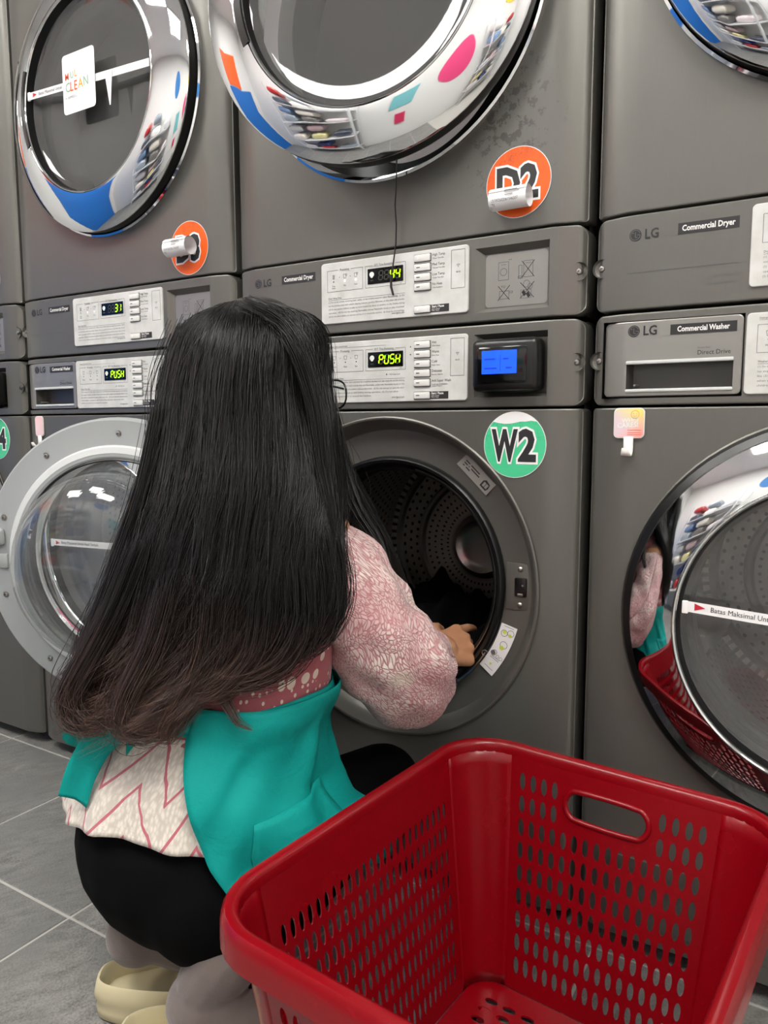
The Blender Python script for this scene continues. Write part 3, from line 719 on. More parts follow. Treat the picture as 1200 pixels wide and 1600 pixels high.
# closed washer doors
dc = empty('door', (CX, 0, CZ)); dc.parent = washers[0]; door_parts(dc); 
for k in (-2, -3): copy_tree(dc, washers[k])
dd = empty('door', (CX, 0, DZ)); dd.parent = dryers[0]; door_parts(dd, handle=True)
for k in (-2, -3): copy_tree(dd, dryers[k])
limit_strip(dc, -.046, -.188, .190, .022, .0)
for k in (-2, -3): limit_strip(kid(washers[k], 'door'), -.046, -.190, .190, .0, .012)
dA = kid(dryers[-2], 'door')
limit_strip(dA, -.046, -.190, .190, .028, .010)
mb = MB(); mb.poly([(.061, .020), (.084, .021), (.076, -.045), (.073, -.045)], 'paper'); mb.build('loose_strip_end', dA, smooth=False, loc=(0, -.0475, 0))
mb = MB(); mb.poly(rrect(-.070, .033, -.038, .080, .008), 'paper', .0005)
for s, x, z, h, m in (('M', -.062, .030, .0135, 'orange_ink'), ('U', -.045, .031, .0135, 'green_ink'), ('L', -.031, .032, .0135, 'yellow'), ('C', -.062, .006, .0185, 'green_ink'), ('L', -.047, .006, .0185, 'orange_ink'), ('E', -.034, .006, .0185, 'orange_ink'), ('A', -.020, .007, .0185, 'yellow'), ('N', -.004, .008, .0185, 'green_ink')):
    mb.text(s, x, z, h, m, -.0005, bold=.0002, sx=.85)
mb.text('EXPRESS L', -.054, -.008, .0052, 'ink_grey', -.0005, sx=.85); line2(mb, -.063, -.0058, -.057, -.0058, .0009, 'ink_grey', -.0005)
mb.build('card_sticker', dA, smooth=False, loc=(0, -.0490, 0))
# the ajar dryer door (hinged on its right) and the open washer door (hinged on its left)
def hinged(par, hx, hy, cz, ang, sgn):
    t = empty('door', (hx, hy, cz), ang); t.parent = par; return t
dj = hinged(dryers[-1], .618, -.012, DZ, R(10), -1)
def shifted(dst, src, dx):
    for ch in list(src.children):
        c = ch.copy(); COL.objects.link(c); c.parent = dst; c.location = (ch.location.x + dx, ch.location.y, ch.location.z)
shifted(dj, dd, -.268)
mb = MB(); mb.rbox(-.012, .016, -.012, .012, -.05, .05, .004, 'steel'); mb.build('hinge', dj)
wo = hinged(washers[-1], .077, -.030, CZ + .004, R(-155), 1)
OX = .275
def open_door(par):
    mb = MB(); o = (OX, 0, 0)
    mb.lathe([(.2835, -.004), (.279, -.017), (.268, -.023), (.262, -.020)], 'black', 96, o); mb.build('rim', par, 30)
    mb = MB(); mb.lathe([(.2685, -.018), (.2690, -.023), (.2670, -.027), (.2500, -.0355), (.2300, -.0435), (.2100, -.0500), (.2050, -.0525), (.1995, -.0505)], 'chrome', 96, o); mb.build('chrome_ring', par, 25)
    mb = MB(); mb.lathe([(.2835, -.004), (.2820, .010), (.2775, .0150), (.2330, .0155), (.2290, .0165)], 'grey_plastic', 96, o); mb.lathe([(.2150, .024), (.2080, .0245), (.2040, .022), (.2020, .010)], 'grey_plastic', 96, o); ir = mb.build('inner_ring', par, 30)
    mb = MB(); mb.lathe([(.2300, .0160), (.2260, .0215), (.2145, .0245)], 'grey_light', 96, o); mb.build('raised_band', ir, 30)
    mb = MB(); mb.lathe([(.2042, .0215), (.2015, .0235), (.1990, .0215)], 'black', 96, o); mb.build('glass_seal', ir)
    mb = MB(); mb.lathe([(.2005, .012), (.1990, .022), (.1880, .030), (.1815, .060), (.1740, .100), (.1580, .126), (.1300, .142), (.09, .150), (.045, .153), (.0, .154)], 'glass', 80, o)
    mb.lathe([(.0, .148), (.045, .147), (.09, .144), (.127, .137), (.1530, .122), (.1685, .097), (.1760, .060), (.1830, .026), (.1990, .012)], 'glass', 80, o); mb.build('glass_bowl', par, 60)
    for k in range(10):
        a = R(20 + 36 * k); mb = MB(); mb.lathe([(.0062, .0), (.0060, .0006), (.0042, .0004), (.0040, .0022), (.0018, .0030), (.0012, .0012), (0, .0012)], 'steel', 12); mb.build('screw', ir, loc=(OX + .252 * math.cos(a), .0155, .252 * math.sin(a)))
    mb = MB(); mb.rbox(OX + .232, OX + .286, .008, .0205, -.016, .014, .004, 'grey_plastic'); mb.rbox(OX + .262, OX + .284, .018, .030, -.006, .005, .002, 'black', seg=1); mb.build('latch_hook', par)
    mb = MB(); mb.rbox(OX + .236, OX + .266, .012, .027, .030, .066, .008, 'grey_plastic', seg=3); mb.build('bump_stop', par)
    mb = MB(); mb.rbox(-.018, .03, -.012, .012, -.055, .055, .004, 'steel'); mb.build('hinge', par)
open_door(wo)
# W2 porthole labels
w2 = washers[-1]
def on_ring(par, name, pts, fill, extra=None):
    mb = MB(); mb.poly(pts, fill, .0005); 
    if extra: extra(mb)
    return mb.build(name, par, smooth=False, loc=(0, .0252, 0))
def lab1(mb):
    a = R(-43.5); ca, sa = math.cos(a), math.sin(a)
    T = lambda u, v: (.4865 + u * ca - v * sa, .7705 + u * sa + v * ca)
    for u0, u1, v in ((.006, .016, .004), (.019, .040, .004), (.006, .014, -.0005), (.0165, .0185, -.0005), (.023, .043, -.0005), (.006, .010, -.005), (.0135, .023, -.005)):
        line2(mb, *T(u0, v), *T(u1, v), .0020, 'ink', -.0004)
    q = [T(.052, -.009), (T(.066, -.009)), T(.068, -.003), T(.066, .004), T(.056, .006), T(.052, .002)]
    mb.add([(p[0], -.0004, p[1]) for p in q], [tuple(range(6))], 'ink')
    for u in (.055, .0605): 
        r = [T(u, -.006), T(u + .0045, -.006), T(u + .0045, .002), T(u, .002)]; mb.add([(p[0], -.0007, p[1]) for p in r], [(0, 1, 2, 3)], 'silver_label')
on_ring(w2, 'warning_label', [(.4755, .7625), (.530, .7110), (.5475, .7290), (.4950, .7800)], 'silver_label', lab1)
def lab2(mb):
    a = R(-110); n = 8
    def T(u, v):
        th = R(-15.5) - u / .235; r = .235 + v; return (CX + r * math.cos(th), CZ + r * math.sin(th))
    for u, v, r, m in ((.016, -.005, .007, 'ink_grey'), (.012, .006, .007, 'ink_grey'), (.036, .002, .008, 'ink_grey'), (.056, -.006, .005, 'ink')): ring2(mb, *T(u, v), r * .8, .0008, m, -.0004, 16)
    for u, v, r in ((.014, -.005, .0032), (.016, .006, .003), (.042, .001, .004), (.078, -.001, .002)): disc2(mb, *T(u, v), r, 'yellow_ink', -.0005, 10)
    for u, v in ((.058, -.008),): disc2(mb, *T(u, v), .0045, 'ink_grey', -.0005, 8)
    for u in (.003, .064, .067, .086): line2(mb, *T(u, -.009), *T(u, .009), .0008, 'ink_grey', -.0004)
    for v in (-.006, .002, .009): ring2(mb, *T(.060, v), .0028, .0006, 'ink_grey', -.0004, 10)
def arcband(u0, u1, v0, v1, n=10):
    pts = []
    for i in range(n + 1):
        th = R(-15.5) - (u0 + (u1 - u0) * i / n) / .235; pts.append((CX + (.235 + v1) * math.cos(th), CZ + (.235 + v1) * math.sin(th)))
    for i in range(n, -1, -1):
        th = R(-15.5) - (u0 + (u1 - u0) * i / n) / .235; pts.append((CX + (.235 + v0) * math.cos(th), CZ + (.235 + v0) * math.sin(th)))
    return pts
on_ring(w2, 'instruction_label', arcband(0, .094, -.015, .014), 'paper', lab2)
mb = MB(); rr = .2180
pts = [(CX + rr * math.cos(R(a)), .017, CZ + rr * math.sin(R(a))) for a in np.linspace(-31, -52, 14)]
mb.tube(pts, .0018, 'steel', 6)
for s in (0, -1):
    p = Vector(pts[s]); mb.tube([p + Vector((.005 * math.cos(t), -.003, .005 * math.sin(t))) for t in np.linspace(.3, 5.0, 12)], .0010, 'steel', 5)
mb.build('gasket_spring', w2)
sticker(w2, 'W2', 'green', .5895, .7965, top=True); sticker(washers[-3], 'W4', 'green', .5895, .7965, top=False)
sticker(dryers[-1], 'D2', 'orange', .5880, .2060); sticker(dryers[-2], 'D3', 'orange', .5870, .1930)
sticker(dryers[-3], 'D4', 'orange', .5870, .2000)
# ---------------------------------------------------------------- small things stuck to the machines
def rolled_receipt(loc, lab, L=.060, rad=.0165, tilt=0.):
    t = empty('rolled_receipt', loc); t.rotation_euler = (0, tilt, 0); tag(t, lab, 'receipt', 'rolled receipts on the dryers')
    mb = MB(); n = 40; v = []
    for i in range(n + 1):
        a = R(150) - R(500) * i / n; r = rad * (1 - .10 * i / n)
        if i < 3: pass
        for x in (0., L): v.append((x, -rad - .001 + r * math.cos(a) * .98 if False else -rad * 1.02 + r * math.cos(a), r * math.sin(a)))
    mb.add(v, [(2 * i, 2 * i + 1, 2 * i + 3, 2 * i + 2) for i in range(n)], 'paper')
    mb.build('paper_roll', t, 60)
    mb = MB(); rr = rad * 1.012
    def on(x0, x1, a, wd, m='ink_grey'):
        v = []
        for k in (-1, 1):
            b = R(a) + k * wd / rr / 2
            for x in (x0, x1): v.append((x, -rad * 1.02 - rr * math.cos(b), rr * math.sin(b)))
        mb.add(v, [(0, 1, 3, 2)], m)
    for x0, x1, a in ((.026, .046, 32), (.026, .050, 20), (.027, .040, 6)): on(x0, x1, a, .0012)
    tv, tf = text_mesh('UUW2602061546507', 0., 'LEFT', 1.); wid = max(p[0] for p in tv)
    def wrap(s, x0, w, a0, h):
        tv, tf = text_mesh(s, 0., 'LEFT', 1.); wid = max(p[0] for p in tv); k = w / wid; q = h / .69
        mb.add([(x0 + p[0] * k, -rad * 1.02 - rr * math.cos(R(a0) + p[1] * q / rr), rr * math.sin(R(a0) + p[1] * q / rr)) for p in tv], tf, 'ink')
    wrap('UUW2602061546507', .005, .043, -24, .0042); wrap('TS', .005, .005, -46, .0042)
    mb.build('print', t, smooth=False)
    mb = MB(); mb.rbox(.040, .052, -.003, .0012, rad * .55, rad * 1.1, .001, 'paper', seg=1); mb.build('tape', t)
    return t
rolled_receipt((-.700 + .5530, -.0022, .990 + .1790), 'white rolled receipt taped over the orange D2 sticker')
rolled_receipt((-1.400 + .5480, -.0022, .990 + .1920), 'white rolled receipt taped over the orange sticker left of D2', L=.062, rad=.018)

def hook_mat(name, c1, c2, c3):
    m = mat(name, c1, .35); t = NT(m); sx = t.n('ShaderNodeSeparateXYZ'); t.l(t.coord(), sx.inputs[0])
    a = t.ramp(t.math('ADD', sx.outputs[0], sx.outputs[2]), -.012, .034); b = t.ramp(t.math('SUBTRACT', sx.outputs[0], sx.outputs[2]), -.004, .034)
    col = t.mix(a, lin(c1), lin(c2)); t.color(t.mix(b, col, lin(c3))); return m
M['hookcard'] = hook_mat('pastel_gradient_card', (226, 205, 214), (238, 232, 120), (244, 164, 158))
M['hookcard2'] = hook_mat('pink_gradient_card', (240, 214, 216), (246, 196, 200), (236, 196, 206))
def adhesive_hook(loc, lab, m, s=.022, sx=1.0, art=True):
    t = empty('adhesive_hook', loc); tag(t, lab, 'hook', 'white adhesive hooks on the washers')
    mb = MB(); sheet(mb, -s * sx, s * sx, -s, s, s * .32, 'white', y=-.0035, c=.0008, depth=.003, bend=False); mb.build('back_plate', t)
    mb = MB(); p = rrect(-s * sx * .95, s * sx * .95, -s * .95, s * .95, s * .30); mb.add([(a, -.0038, b) for a, b in p], [tuple(range(len(p)))], m)
    card = mb.build('printed_card', t, smooth=False)
    if art:
        mb = MB(); y = -.0041
        ring2(mb, .0085, .0125, .0057, .0007, 'yellow', y, 20)
        for dx in (-.002, .002): disc2(mb, .0085 + dx, .0135, .0006, 'yellow', y, 8)
        ring2(mb, .0085, .0122, .0024, .0006, 'yellow', y, 10, R(200), R(340))
        mb.text('WHO', -.010, .0005, .0062, 'ink_white', y, bold=.0002, ang=.05); mb.text('CARES!', -.0165, -.0068, .0066, 'ink_white', y, bold=.0002, ang=.05)
        for z in (-.010, -.0135, -.0165): line2(mb, -.002, z, .0175, z, .0006, 'orange', y)
        mb.build('printed_art', card, smooth=False)
    mb = MB(); wd = .0068; z0 = -s - .001; pr = [(-.0028, z0 + .004), (-.0028, z0 - .014)] + [(-.0028 - .0095 * (1 - math.cos(a)), z0 - .014 - .0095 * math.sin(a)) for a in np.linspace(.3, 2.6, 9)]
    pr.append((pr[-1][0] - .003, pr[-1][1] + .006)); v = []
    for i, (y, z) in enumerate(pr):
        ww = wd * (1 if i < len(pr) - 3 else (.95, .85, .6)[i - len(pr) + 3])
        v += [(-ww, y, z), (ww, y, z)]
    mb.add(v, [(2 * i, 2 * i + 1, 2 * i + 3, 2 * i + 2) for i in range(len(pr) - 1)], 'white'); o = mb.build('hook_arm', t, 60)
    so = o.modifiers.new('thick', 'SOLIDIFY'); so.thickness = .0022; so.offset = 0
    return t
adhesive_hook((.067, -.0008, .8300), 'white adhesive hook with a pastel pink and yellow card, on the right washer', 'hookcard')
adhesive_hook((-1.400 + .0690, -.0008, .8270), 'white adhesive hook with a plain pink card, above the open glass door', 'hookcard2', s=.0245, sx=.62, art=False)

# black cable hanging from the ajar door
mb = MB(); pts = [(-.300, -.045, 1.272), (-.308, -.034, 1.255), (-.316, -.022, 1.225), (-.322, -.016, 1.19), (-.322, -.012, 1.16), (-.324, -.010, 1.13), (-.328, -.011, 1.10), (-.3330, -.0105, 1.072)]
P2 = []
for i in range(len(pts) - 1):
    for k in range(4): P2.append(tuple(np.array(pts[i]) * (1 - k / 4) + np.array(pts[i + 1]) * k / 4))
P2.append(pts[-1])
cb = empty('hanging_cable', (0, 0, 0)); tag(cb, 'thin black cable hanging from the D2 dryer door over its control panel', 'cable')
mb.tube(P2, .0013, 'black', 8); mb.build('wire', cb)
mb = MB(); mb.tube([(-.3328, -.0105, 1.074), (-.3330, -.0105, 1.060), (-.3290, -.0100, 1.046)], [.0021, .0022, .0019], 'black', 8); mb.build('sleeve', cb)

# ---------------------------------------------------------------- shop behind the camera (seen in the chrome)
M['shelf'] = mat('white_shelf_metal', (226, 228, 230), .4, .2)
RB = RY0 + .02
def shelf_unit(x0, x1, zs, lab):
    t = empty('shelf_unit', ((x0 + x1) / 2, RB + .2, 0)); tag(t, lab, 'shelf', 'white shelf units'); h = (x1 - x0) / 2
    for sx in (-1, 1):
        for sy in (-1, 1): mb = MB(); mb.box(sx * h - .015, sx * h + .015, sy * .18 - .015, sy * .18 + .015, 0, max(zs) + .35, 'shelf'); mb.build('post', t, smooth=False)
    for z in zs: mb = MB(); mb.rbox(-h, h, -.195, .195, z - .02, z, .003, 'shelf', seg=1); mb.build('shelf_board', t)
BC = [(205, 205, 208), (226, 214, 216), (70, 76, 92), (150, 160, 172), (232, 226, 214), (206, 178, 182), (44, 60, 132), (240, 236, 232), (110, 106, 104), (214, 206, 150), (180, 40, 44), (120, 150, 190)]
for i, c in enumerate(BC): M['b%d' % i] = mat('wrapped_laundry_%d' % i, c, .25, 0, .5, .6)
BN = ['pale grey', 'blush white', 'slate', 'blue grey', 'cream', 'dusty pink', 'navy', 'white', 'brown grey', 'straw yellow', 'red', 'light blue']
bundle_proto = None
def bundle(x, z, i, lab):
    global bundle_proto
    w_, d_, h_ = .15, .15, .075
    if bundle_proto is None:
        bm = bmesh.new(); bmesh.ops.create_cube(bm, size=1); bmesh.ops.subdivide_edges(bm, edges=bm.edges[:], cuts=5, use_grid_fill=True)
        rr = random.Random(3)
        for q in bm.verts:
            p = q.co; k = (abs(p.x) * 2) ** 4 * .18 + (abs(p.y) * 2) ** 4 * .1
            q.co = Vector((p.x * (1 - .12 * (abs(p.z) * 2) ** 3) * 2 * w_, p.y * (1 - .12 * (abs(p.z) * 2) ** 3) * 2 * d_, (p.z * (1 - k) + .5) * 2 * h_ + .010 * rr.uniform(-1, 1) * (1 if p.z > 0 else 0)))
        bm.verts.index_update(); v = [q.co.copy() for q in bm.verts]; f = [[q.index for q in p.verts] for p in bm.faces]; bm.free()
        bundle_proto = (v, f)
    mb = MB(); mb.add(*bundle_proto, 'b%d' % i); o = mb.build('laundry_bundle', None, 80, loc=(x, RB + .2, z + .003)); o.rotation_euler = (0, 0, random.uniform(-.1, .1)); o.scale = (random.uniform(.86, 1.), 1, random.uniform(.8, 1.0))
    tag(o, lab, 'laundry', 'wrapped laundry bundles on the shelves'); return o
SH = [(-2.05, -.85, [.30, .70, 1.10, 1.50]), (1.15, 2.25, [.45, .95, 1.45])]
SL = ['left', 'right']; ci = 0
for (x0, x1, zs), sn in zip(SH, SL):
    shelf_unit(x0, x1, zs, 'white metal shelf unit of wrapped laundry, %s one reflected in the chrome' % sn)
    for li, z in enumerate(zs):
        n = 3; ln = ('lowest', 'second', 'third', 'top')[li]
        for k in range(n):
            for st in range(2 if (ci + li) % 3 else 1):
                i = (ci * 7 + 3 * k + st) % 12; ci += 1
                bundle(x0 + .2 + (x1 - x0 - .4) * k / (n - 1), z + st * .178, i, '%s wrapped laundry bundle, %s shelf of the %s unit, %s %s' % (BN[i], ln, sn, ('left', 'centre', 'right')[k], ('stack base', 'on top')[st]))
def wall_disc(x, z, r, col, lab):
    m = mat('sign_' + lab.split()[0], col, .5); mb = MB(); mb.lathe([(0, .012), (r - .004, .012), (r, .008), (r, 0), (0, 0)], m, 40, c=(0, 0, 0)); mb2 = mb.build('round_sign', None, 40, loc=(x, RY0, z)); tag(mb2, lab, 'sign'); return mb2
wall_disc(.60, 1.45, .36, (232, 70, 128), 'pink round wall sign left of the right shelf unit')
wall_disc(-.60, 2.15, .26, (40, 120, 190), 'blue round wall sign high on the rear wall, above the teal poster')
def wall_board(name, x0, x1, z0, z1, col, lab, cat, side='rear'):
    m = mat('board_' + lab.split()[0], col, .5); mb = MB()
    if side == 'rear': mb.rbox(x0, x1, RY0, RY0 + .02, z0, z1, .003, m, seg=1)
    else: mb.rbox(RX0, RX0 + .02, x0, x1, z0, z1, .003, m, seg=1)
    o = mb.build(name); tag(o, lab, cat); return o
wall_board('wall_panel', -2.4, -.9, 0., 1.7, (28, 110, 196), 'blue painted panel on the left wall, reflected in the left chrome ring', 'panel', 'left')
wall_board('wall_panel', -2.0, -1.0, 1.72, 2.25, (236, 98, 36), 'orange painted panel above the blue one on the left wall', 'panel', 'left')
wall_board('poster', -.42, -.08, 1.05, 1.50, (120, 190, 196), 'teal poster on the rear wall beside the left shelf unit', 'poster')
wall_board('notice', -.30, -.14, .62, .86, (214, 50, 96), 'crimson notice on the rear wall below the teal poster', 'poster')
wall_board('notice', 1.6, 2.1, 2.1, 2.4, (240, 214, 60), 'yellow notice high on the rear wall above the right shelf', 'poster')
# ---------------------------------------------------------------- laundry basket
def red_mat():
    m = mat('red_plastic', (134, 0, 14), .27, 0, .5); t = NT(m); v = t.coord(); f = t.noise(v, 9., 3.); s = t.noise(t.mapping(v, (1, 6, 1)), 90., 3.)
    t.rough(t.math('ADD', t.math('MULTIPLY', f, .05), .24)); t.color(t.mix(t.ramp(s, .62, .8), lin((134, 0, 14)), lin((150, 12, 28)))); return m
M['red'] = red_mat()
def basket(loc, rz):
    t = empty('laundry_basket', loc, rz); tag(t, 'red plastic laundry basket with slotted sides, empty, on the floor', 'basket')
    H = .352; AT, BT, AB, BB = .217, .262, .170, .208; RT, RBt = .070, .045
    def loop(a, b, r, z):                                   # corner arc centres & straight runs
        return a, b, r, z
    def wallpt(side, u, v):                                  # u along side 0..1 , v height 0..1
        a = AB + (AT - AB) * v; b = BB + (BT - BB) * v; r = RBt + (RT - RBt) * v; z = .012 + (H - .012) * v
        if side == 0: return (-(a - r) + 2 * (a - r) * u, b, z)           # far wall, left to right
        if side == 1: return (a, (b - r) - 2 * (b - r) * u, z)            # right wall
        if side == 2: return ((a - r) - 2 * (a - r) * u, -b, z)           # near wall
        return (-a, -(b - r) + 2 * (b - r) * u, z)                        # left wall
    mb = MB()
    for side in range(4):
        short = side in (0, 2); nc = 16 if short else 24; nr = 9
        us = [0.] + [.035 + .93 * i / nc for i in range(nc + 1)] + [1.]
        vs = [0., .055] + [.055 + .86 * i / nr for i in range(1, nr + 1)] + [1.]
        key = {}; V = []; F = []
        def vid(u, v):
            k = (round(u, 5), round(v, 5))
            if k not in key: key[k] = len(V); V.append(wallpt(side, u, v))
            return key[k]
        hc = (6, 10)
        for i in range(len(us) - 1):
            for j in range(len(vs) - 1):
                hole = 1 <= i <= nc and 1 <= j <= nr
                if hole and short and j >= nr - 1 and 5 <= i <= 12:
                    continue
                if hole and not short and j == nr: hole = False
                c = [vid(us[i], vs[j]), vid(us[i + 1], vs[j]), vid(us[i + 1], vs[j + 1]), vid(us[i], vs[j + 1])]
                if not hole: F.append(tuple(c)); continue
                cu, cv = (us[i] + us[i + 1]) / 2, (vs[j] + vs[j + 1]) / 2; ru, rv = (us[i + 1] - us[i]) * .28, (vs[j + 1] - vs[j]) * .375
                n = 16; e = []
                for k in range(n):
                    a = -3 * pi / 4 + 2 * pi * k / n
                    V.append(wallpt(side, cu + ru * math.cos(a), cv + rv * math.sin(a))); e.append(len(V) - 1)
                for q in range(4):
                    arc = [e[(q * 4 + k) % n] for k in range(5)]
                    F.append(tuple([c[q], c[(q + 1) % 4]] + arc[::-1]))
        if short:                                            # hand hole
            u0, u1, v0, v1 = us[5], us[13], vs[nr - 1], vs[nr + 1]; cu, cv = (u0 + u1) / 2, (v0 + v1) / 2 + .012
            n = 32; e = []; L = 2 * (AT - RT)
            hw, hh = (u1 - u0) * .44, .062
            for k in range(n):
                a = -3 * pi / 4 + 2 * pi * k / n; ca, sa = math.cos(a), math.sin(a); rr = hh * H / L
                x = (hw - rr) * (1 if ca > 0 else -1) * min(1, abs(ca) * 3) + rr * ca
                V.append(wallpt(side, cu + x, cv + hh * sa)); e.append(len(V) - 1)
            bd = [[vid(us[i], vs[nr - 1]) for i in range(5, 14)], [vid(us[13], vs[j]) for j in (nr - 1, nr, nr + 1)], [vid(us[i], vs[nr + 1]) for i in range(13, 4, -1)], [vid(us[5], vs[j]) for j in (nr + 1, nr, nr - 1)]]
            for q in range(4):
                arc = [e[(q * 8 + k) % n] for k in range(9)]; F.append(tuple(bd[q] + arc[::-1]))
            hp = [Vector(V[k]) for k in e]; lipn = 1 if side == 0 else -1
            hl = MB(); hl.tube([p for p in hp] + [hp[0], hp[1]], .0042, 'red', 8, cap=False); hl.build('handle_lip', t, 60)
        if True:
            mb.add(V, [f[::-1] for f in F], 'red')
        # corner after this side
        V = []; F = []; n = 14; cb_ = MB()
        for j in range(len(vs)):
            v = vs[j]; a = AB + (AT - AB) * v; b = BB + (BT - BB) * v; r = RBt + (RT - RBt) * v; z = .012 + (H - .012) * v
            cx, cy, a0 = ((a - r), (b - r), 90) if side == 0 else ((a - r), -(b - r), 0) if side == 1 else (-(a - r), -(b - r), -90) if side == 2 else (-(a - r), (b - r), 180)
            for k in range(n + 1): th = R(a0 - 90 * k / n); V.append((cx + r * math.cos(th), cy + r * math.sin(th), z))
        for j in range(len(vs) - 1):
            for k in range(n): F.append((j * (n + 1) + k, (j + 1) * (n + 1) + k, (j + 1) * (n + 1) + k + 1, j * (n + 1) + k + 1))
        cb_.add(V, F, 'red'); co = cb_.build('corner', t, 80); so = co.modifiers.new('thick', 'SOLIDIFY'); so.thickness = .0020; so.offset = 0
    o = mb.build('side_walls', t, 50)
    bm = bmesh.new(); bm.from_mesh(o.data); bmesh.ops.remove_doubles(bm, verts=bm.verts, dist=.0002); bmesh.ops.recalc_face_normals(bm, faces=bm.faces[:]); bm.to_mesh(o.data); bm.free(); o.data.polygons.foreach_set('use_smooth', [len(p.vertices) == 4 and False for p in o.data.polygons])
    so = o.modifiers.new('thick', 'SOLIDIFY'); so.thickness = .0020; so.offset = 0
    # rolled rim
    def ringpts(off, n=8):
        p = []; a, b, r = AT + off, BT + off, RT + off
        for cx, cy, a0 in ((a - r, b - r, 90), (a - r, -(b - r), 0), (-(a - r), -(b - r), -90), (-(a - r), b - r, 180)):
            p += [(cx + r * math.cos(R(a0 - 90 * k / n)), cy + r * math.sin(R(a0 - 90 * k / n))) for k in range(n + 1)]
        return p
    prf = [(-.0030, H - .012), (-.0030, H - .002), (-.0010, H + .002), (.004, H + .0045), (.011, H + .0035), (.0145, H - .001), (.0160, H - .010), (.0165, H - .030), (.0140, H - .030), (.0125, H - .006), (.003, H - .003), (.001, H - .012)]
    L = [ringpts(q[0]) for q in prf]; n = len(L[0]); V = [(p[0], p[1], prf[i][1]) for i in range(len(prf)) for p in L[i]]
    F = [(i * n + k, ((i + 1) % len(prf)) * n + k, ((i + 1) % len(prf)) * n + (k + 1) % n, i * n + (k + 1) % n) for i in range(len(prf)) for k in range(n)]
    mb = MB(); mb.add(V, F, 'red'); mb.build('rim', t, 40)
    # slotted floor
    mb = MB(); nx, ny = 10, 9; V = []; F = []; key = {}
    gx = [-(AB - .002), -(AB - .03)] + [-(AB - .03) + 2 * (AB - .03) * i / nx for i in range(1, nx)] + [AB - .03, AB - .002]
    gy = [-(BB - .002), -(BB - .03)] + [-(BB - .03) + 2 * (BB - .03) * i / (ny * 2) for i in range(1, ny * 2)] + [BB - .03, BB - .002]
    def fl(x, y): return (x, y, .012)
    def fid(x, y):
        k = (round(x, 5), round(y, 5))
        if k not in key: key[k] = len(V); V.append(fl(x, y))
        return key[k]
    for i in range(len(gx) - 1):
        for j in range(len(gy) - 1):
            c = [fid(gx[i], gy[j]), fid(gx[i + 1], gy[j]), fid(gx[i + 1], gy[j + 1]), fid(gx[i], gy[j + 1])]
            if not (1 <= i <= nx and 1 <= j <= ny * 2): F.append(tuple(c)); continue
            cx, cy = (gx[i] + gx[i + 1]) / 2, (gy[j] + gy[j + 1]) / 2; e = []
            for k in range(12):
                a = -3 * pi / 4 + 2 * pi * k / 12; V.append(fl(cx + (gx[i + 1] - gx[i]) * .36 * math.cos(a), cy + (gy[j + 1] - gy[j]) * .28 * math.sin(a))); e.append(len(V) - 1)
            for q in range(4): F.append(tuple([c[q], c[(q + 1) % 4]] + [e[(q * 3 + k) % 12] for k in range(4)][::-1]))
    mb.add(V, F, 'red'); o = mb.build('basket_floor', t, 50, smooth=False); so = o.modifiers.new('thick', 'SOLIDIFY'); so.thickness = .003
    for sx in (-1, 1):
        for sy in (-1, 1): mb = MB(); mb.rbox(sx * .12 - .015, sx * .12 + .015, sy * .15 - .015, sy * .15 + .015, 0, .0115, .003, 'red', seg=1); mb.build('foot', t)
    return t
basket((.066, -.390, .0005), R(-4.7))
# ---- the person
def V3(*a): return Vector(a)
person = empty('person', (-.42, -.36, 0.)); PO = Vector(person.location)
tag(person, 'person with long black hair squatting before the open washer, in pink blouse and teal apron', 'person')
FD = Vector((math.sin(R(10)), math.cos(R(10)), 0)); RT_ = Vector((math.cos(R(10)), -math.sin(R(10)), 0))
M['skin'] = mat('skin', (190, 138, 104), .5); M['skin'].node_tree.nodes['Principled BSDF'].inputs['Subsurface Weight'].default_value = .12
M['skin'].node_tree.nodes['Principled BSDF'].inputs['Subsurface Radius'].default_value = (.01, .004, .002)
def cloth_mat(name, col, rough=.75, bs=.25, sheen=.2):
    m = mat(name, col, rough); t = NT(m); v = t.coord(); a = t.noise(v, 26., 4., .6, .8); b = t.noise(v, 700., 2.)
    t.bump(t.math('ADD', a, t.math('MULTIPLY', b, .12)), bs, .006); m.node_tree.nodes['Principled BSDF'].inputs['Sheen Weight'].default_value = sheen
    m.node_tree.nodes['Principled BSDF'].inputs['Specular IOR Level'].default_value = .25
    return m
M['leggings'] = cloth_mat('black_leggings', (9, 9, 10), .9, .12, .0)
M['leggings'].node_tree.nodes['Principled BSDF'].inputs['Specular IOR Level'].default_value = .08
M['teal'] = cloth_mat('teal_apron_cloth', (0, 152, 145), .7, .4, .0)
M['sock'] = cloth_mat('grey_knit_sock', (116, 106, 102), .95, .4, .3)
M['clog'] = mat('cream_foam_rubber', (206, 196, 160), .5); 
M['frame'] = mat('black_spectacle_frame', (14, 14, 15), .25); M['lens'] = glass('spectacle_lens', (.95, .96, .95), .0, .04)
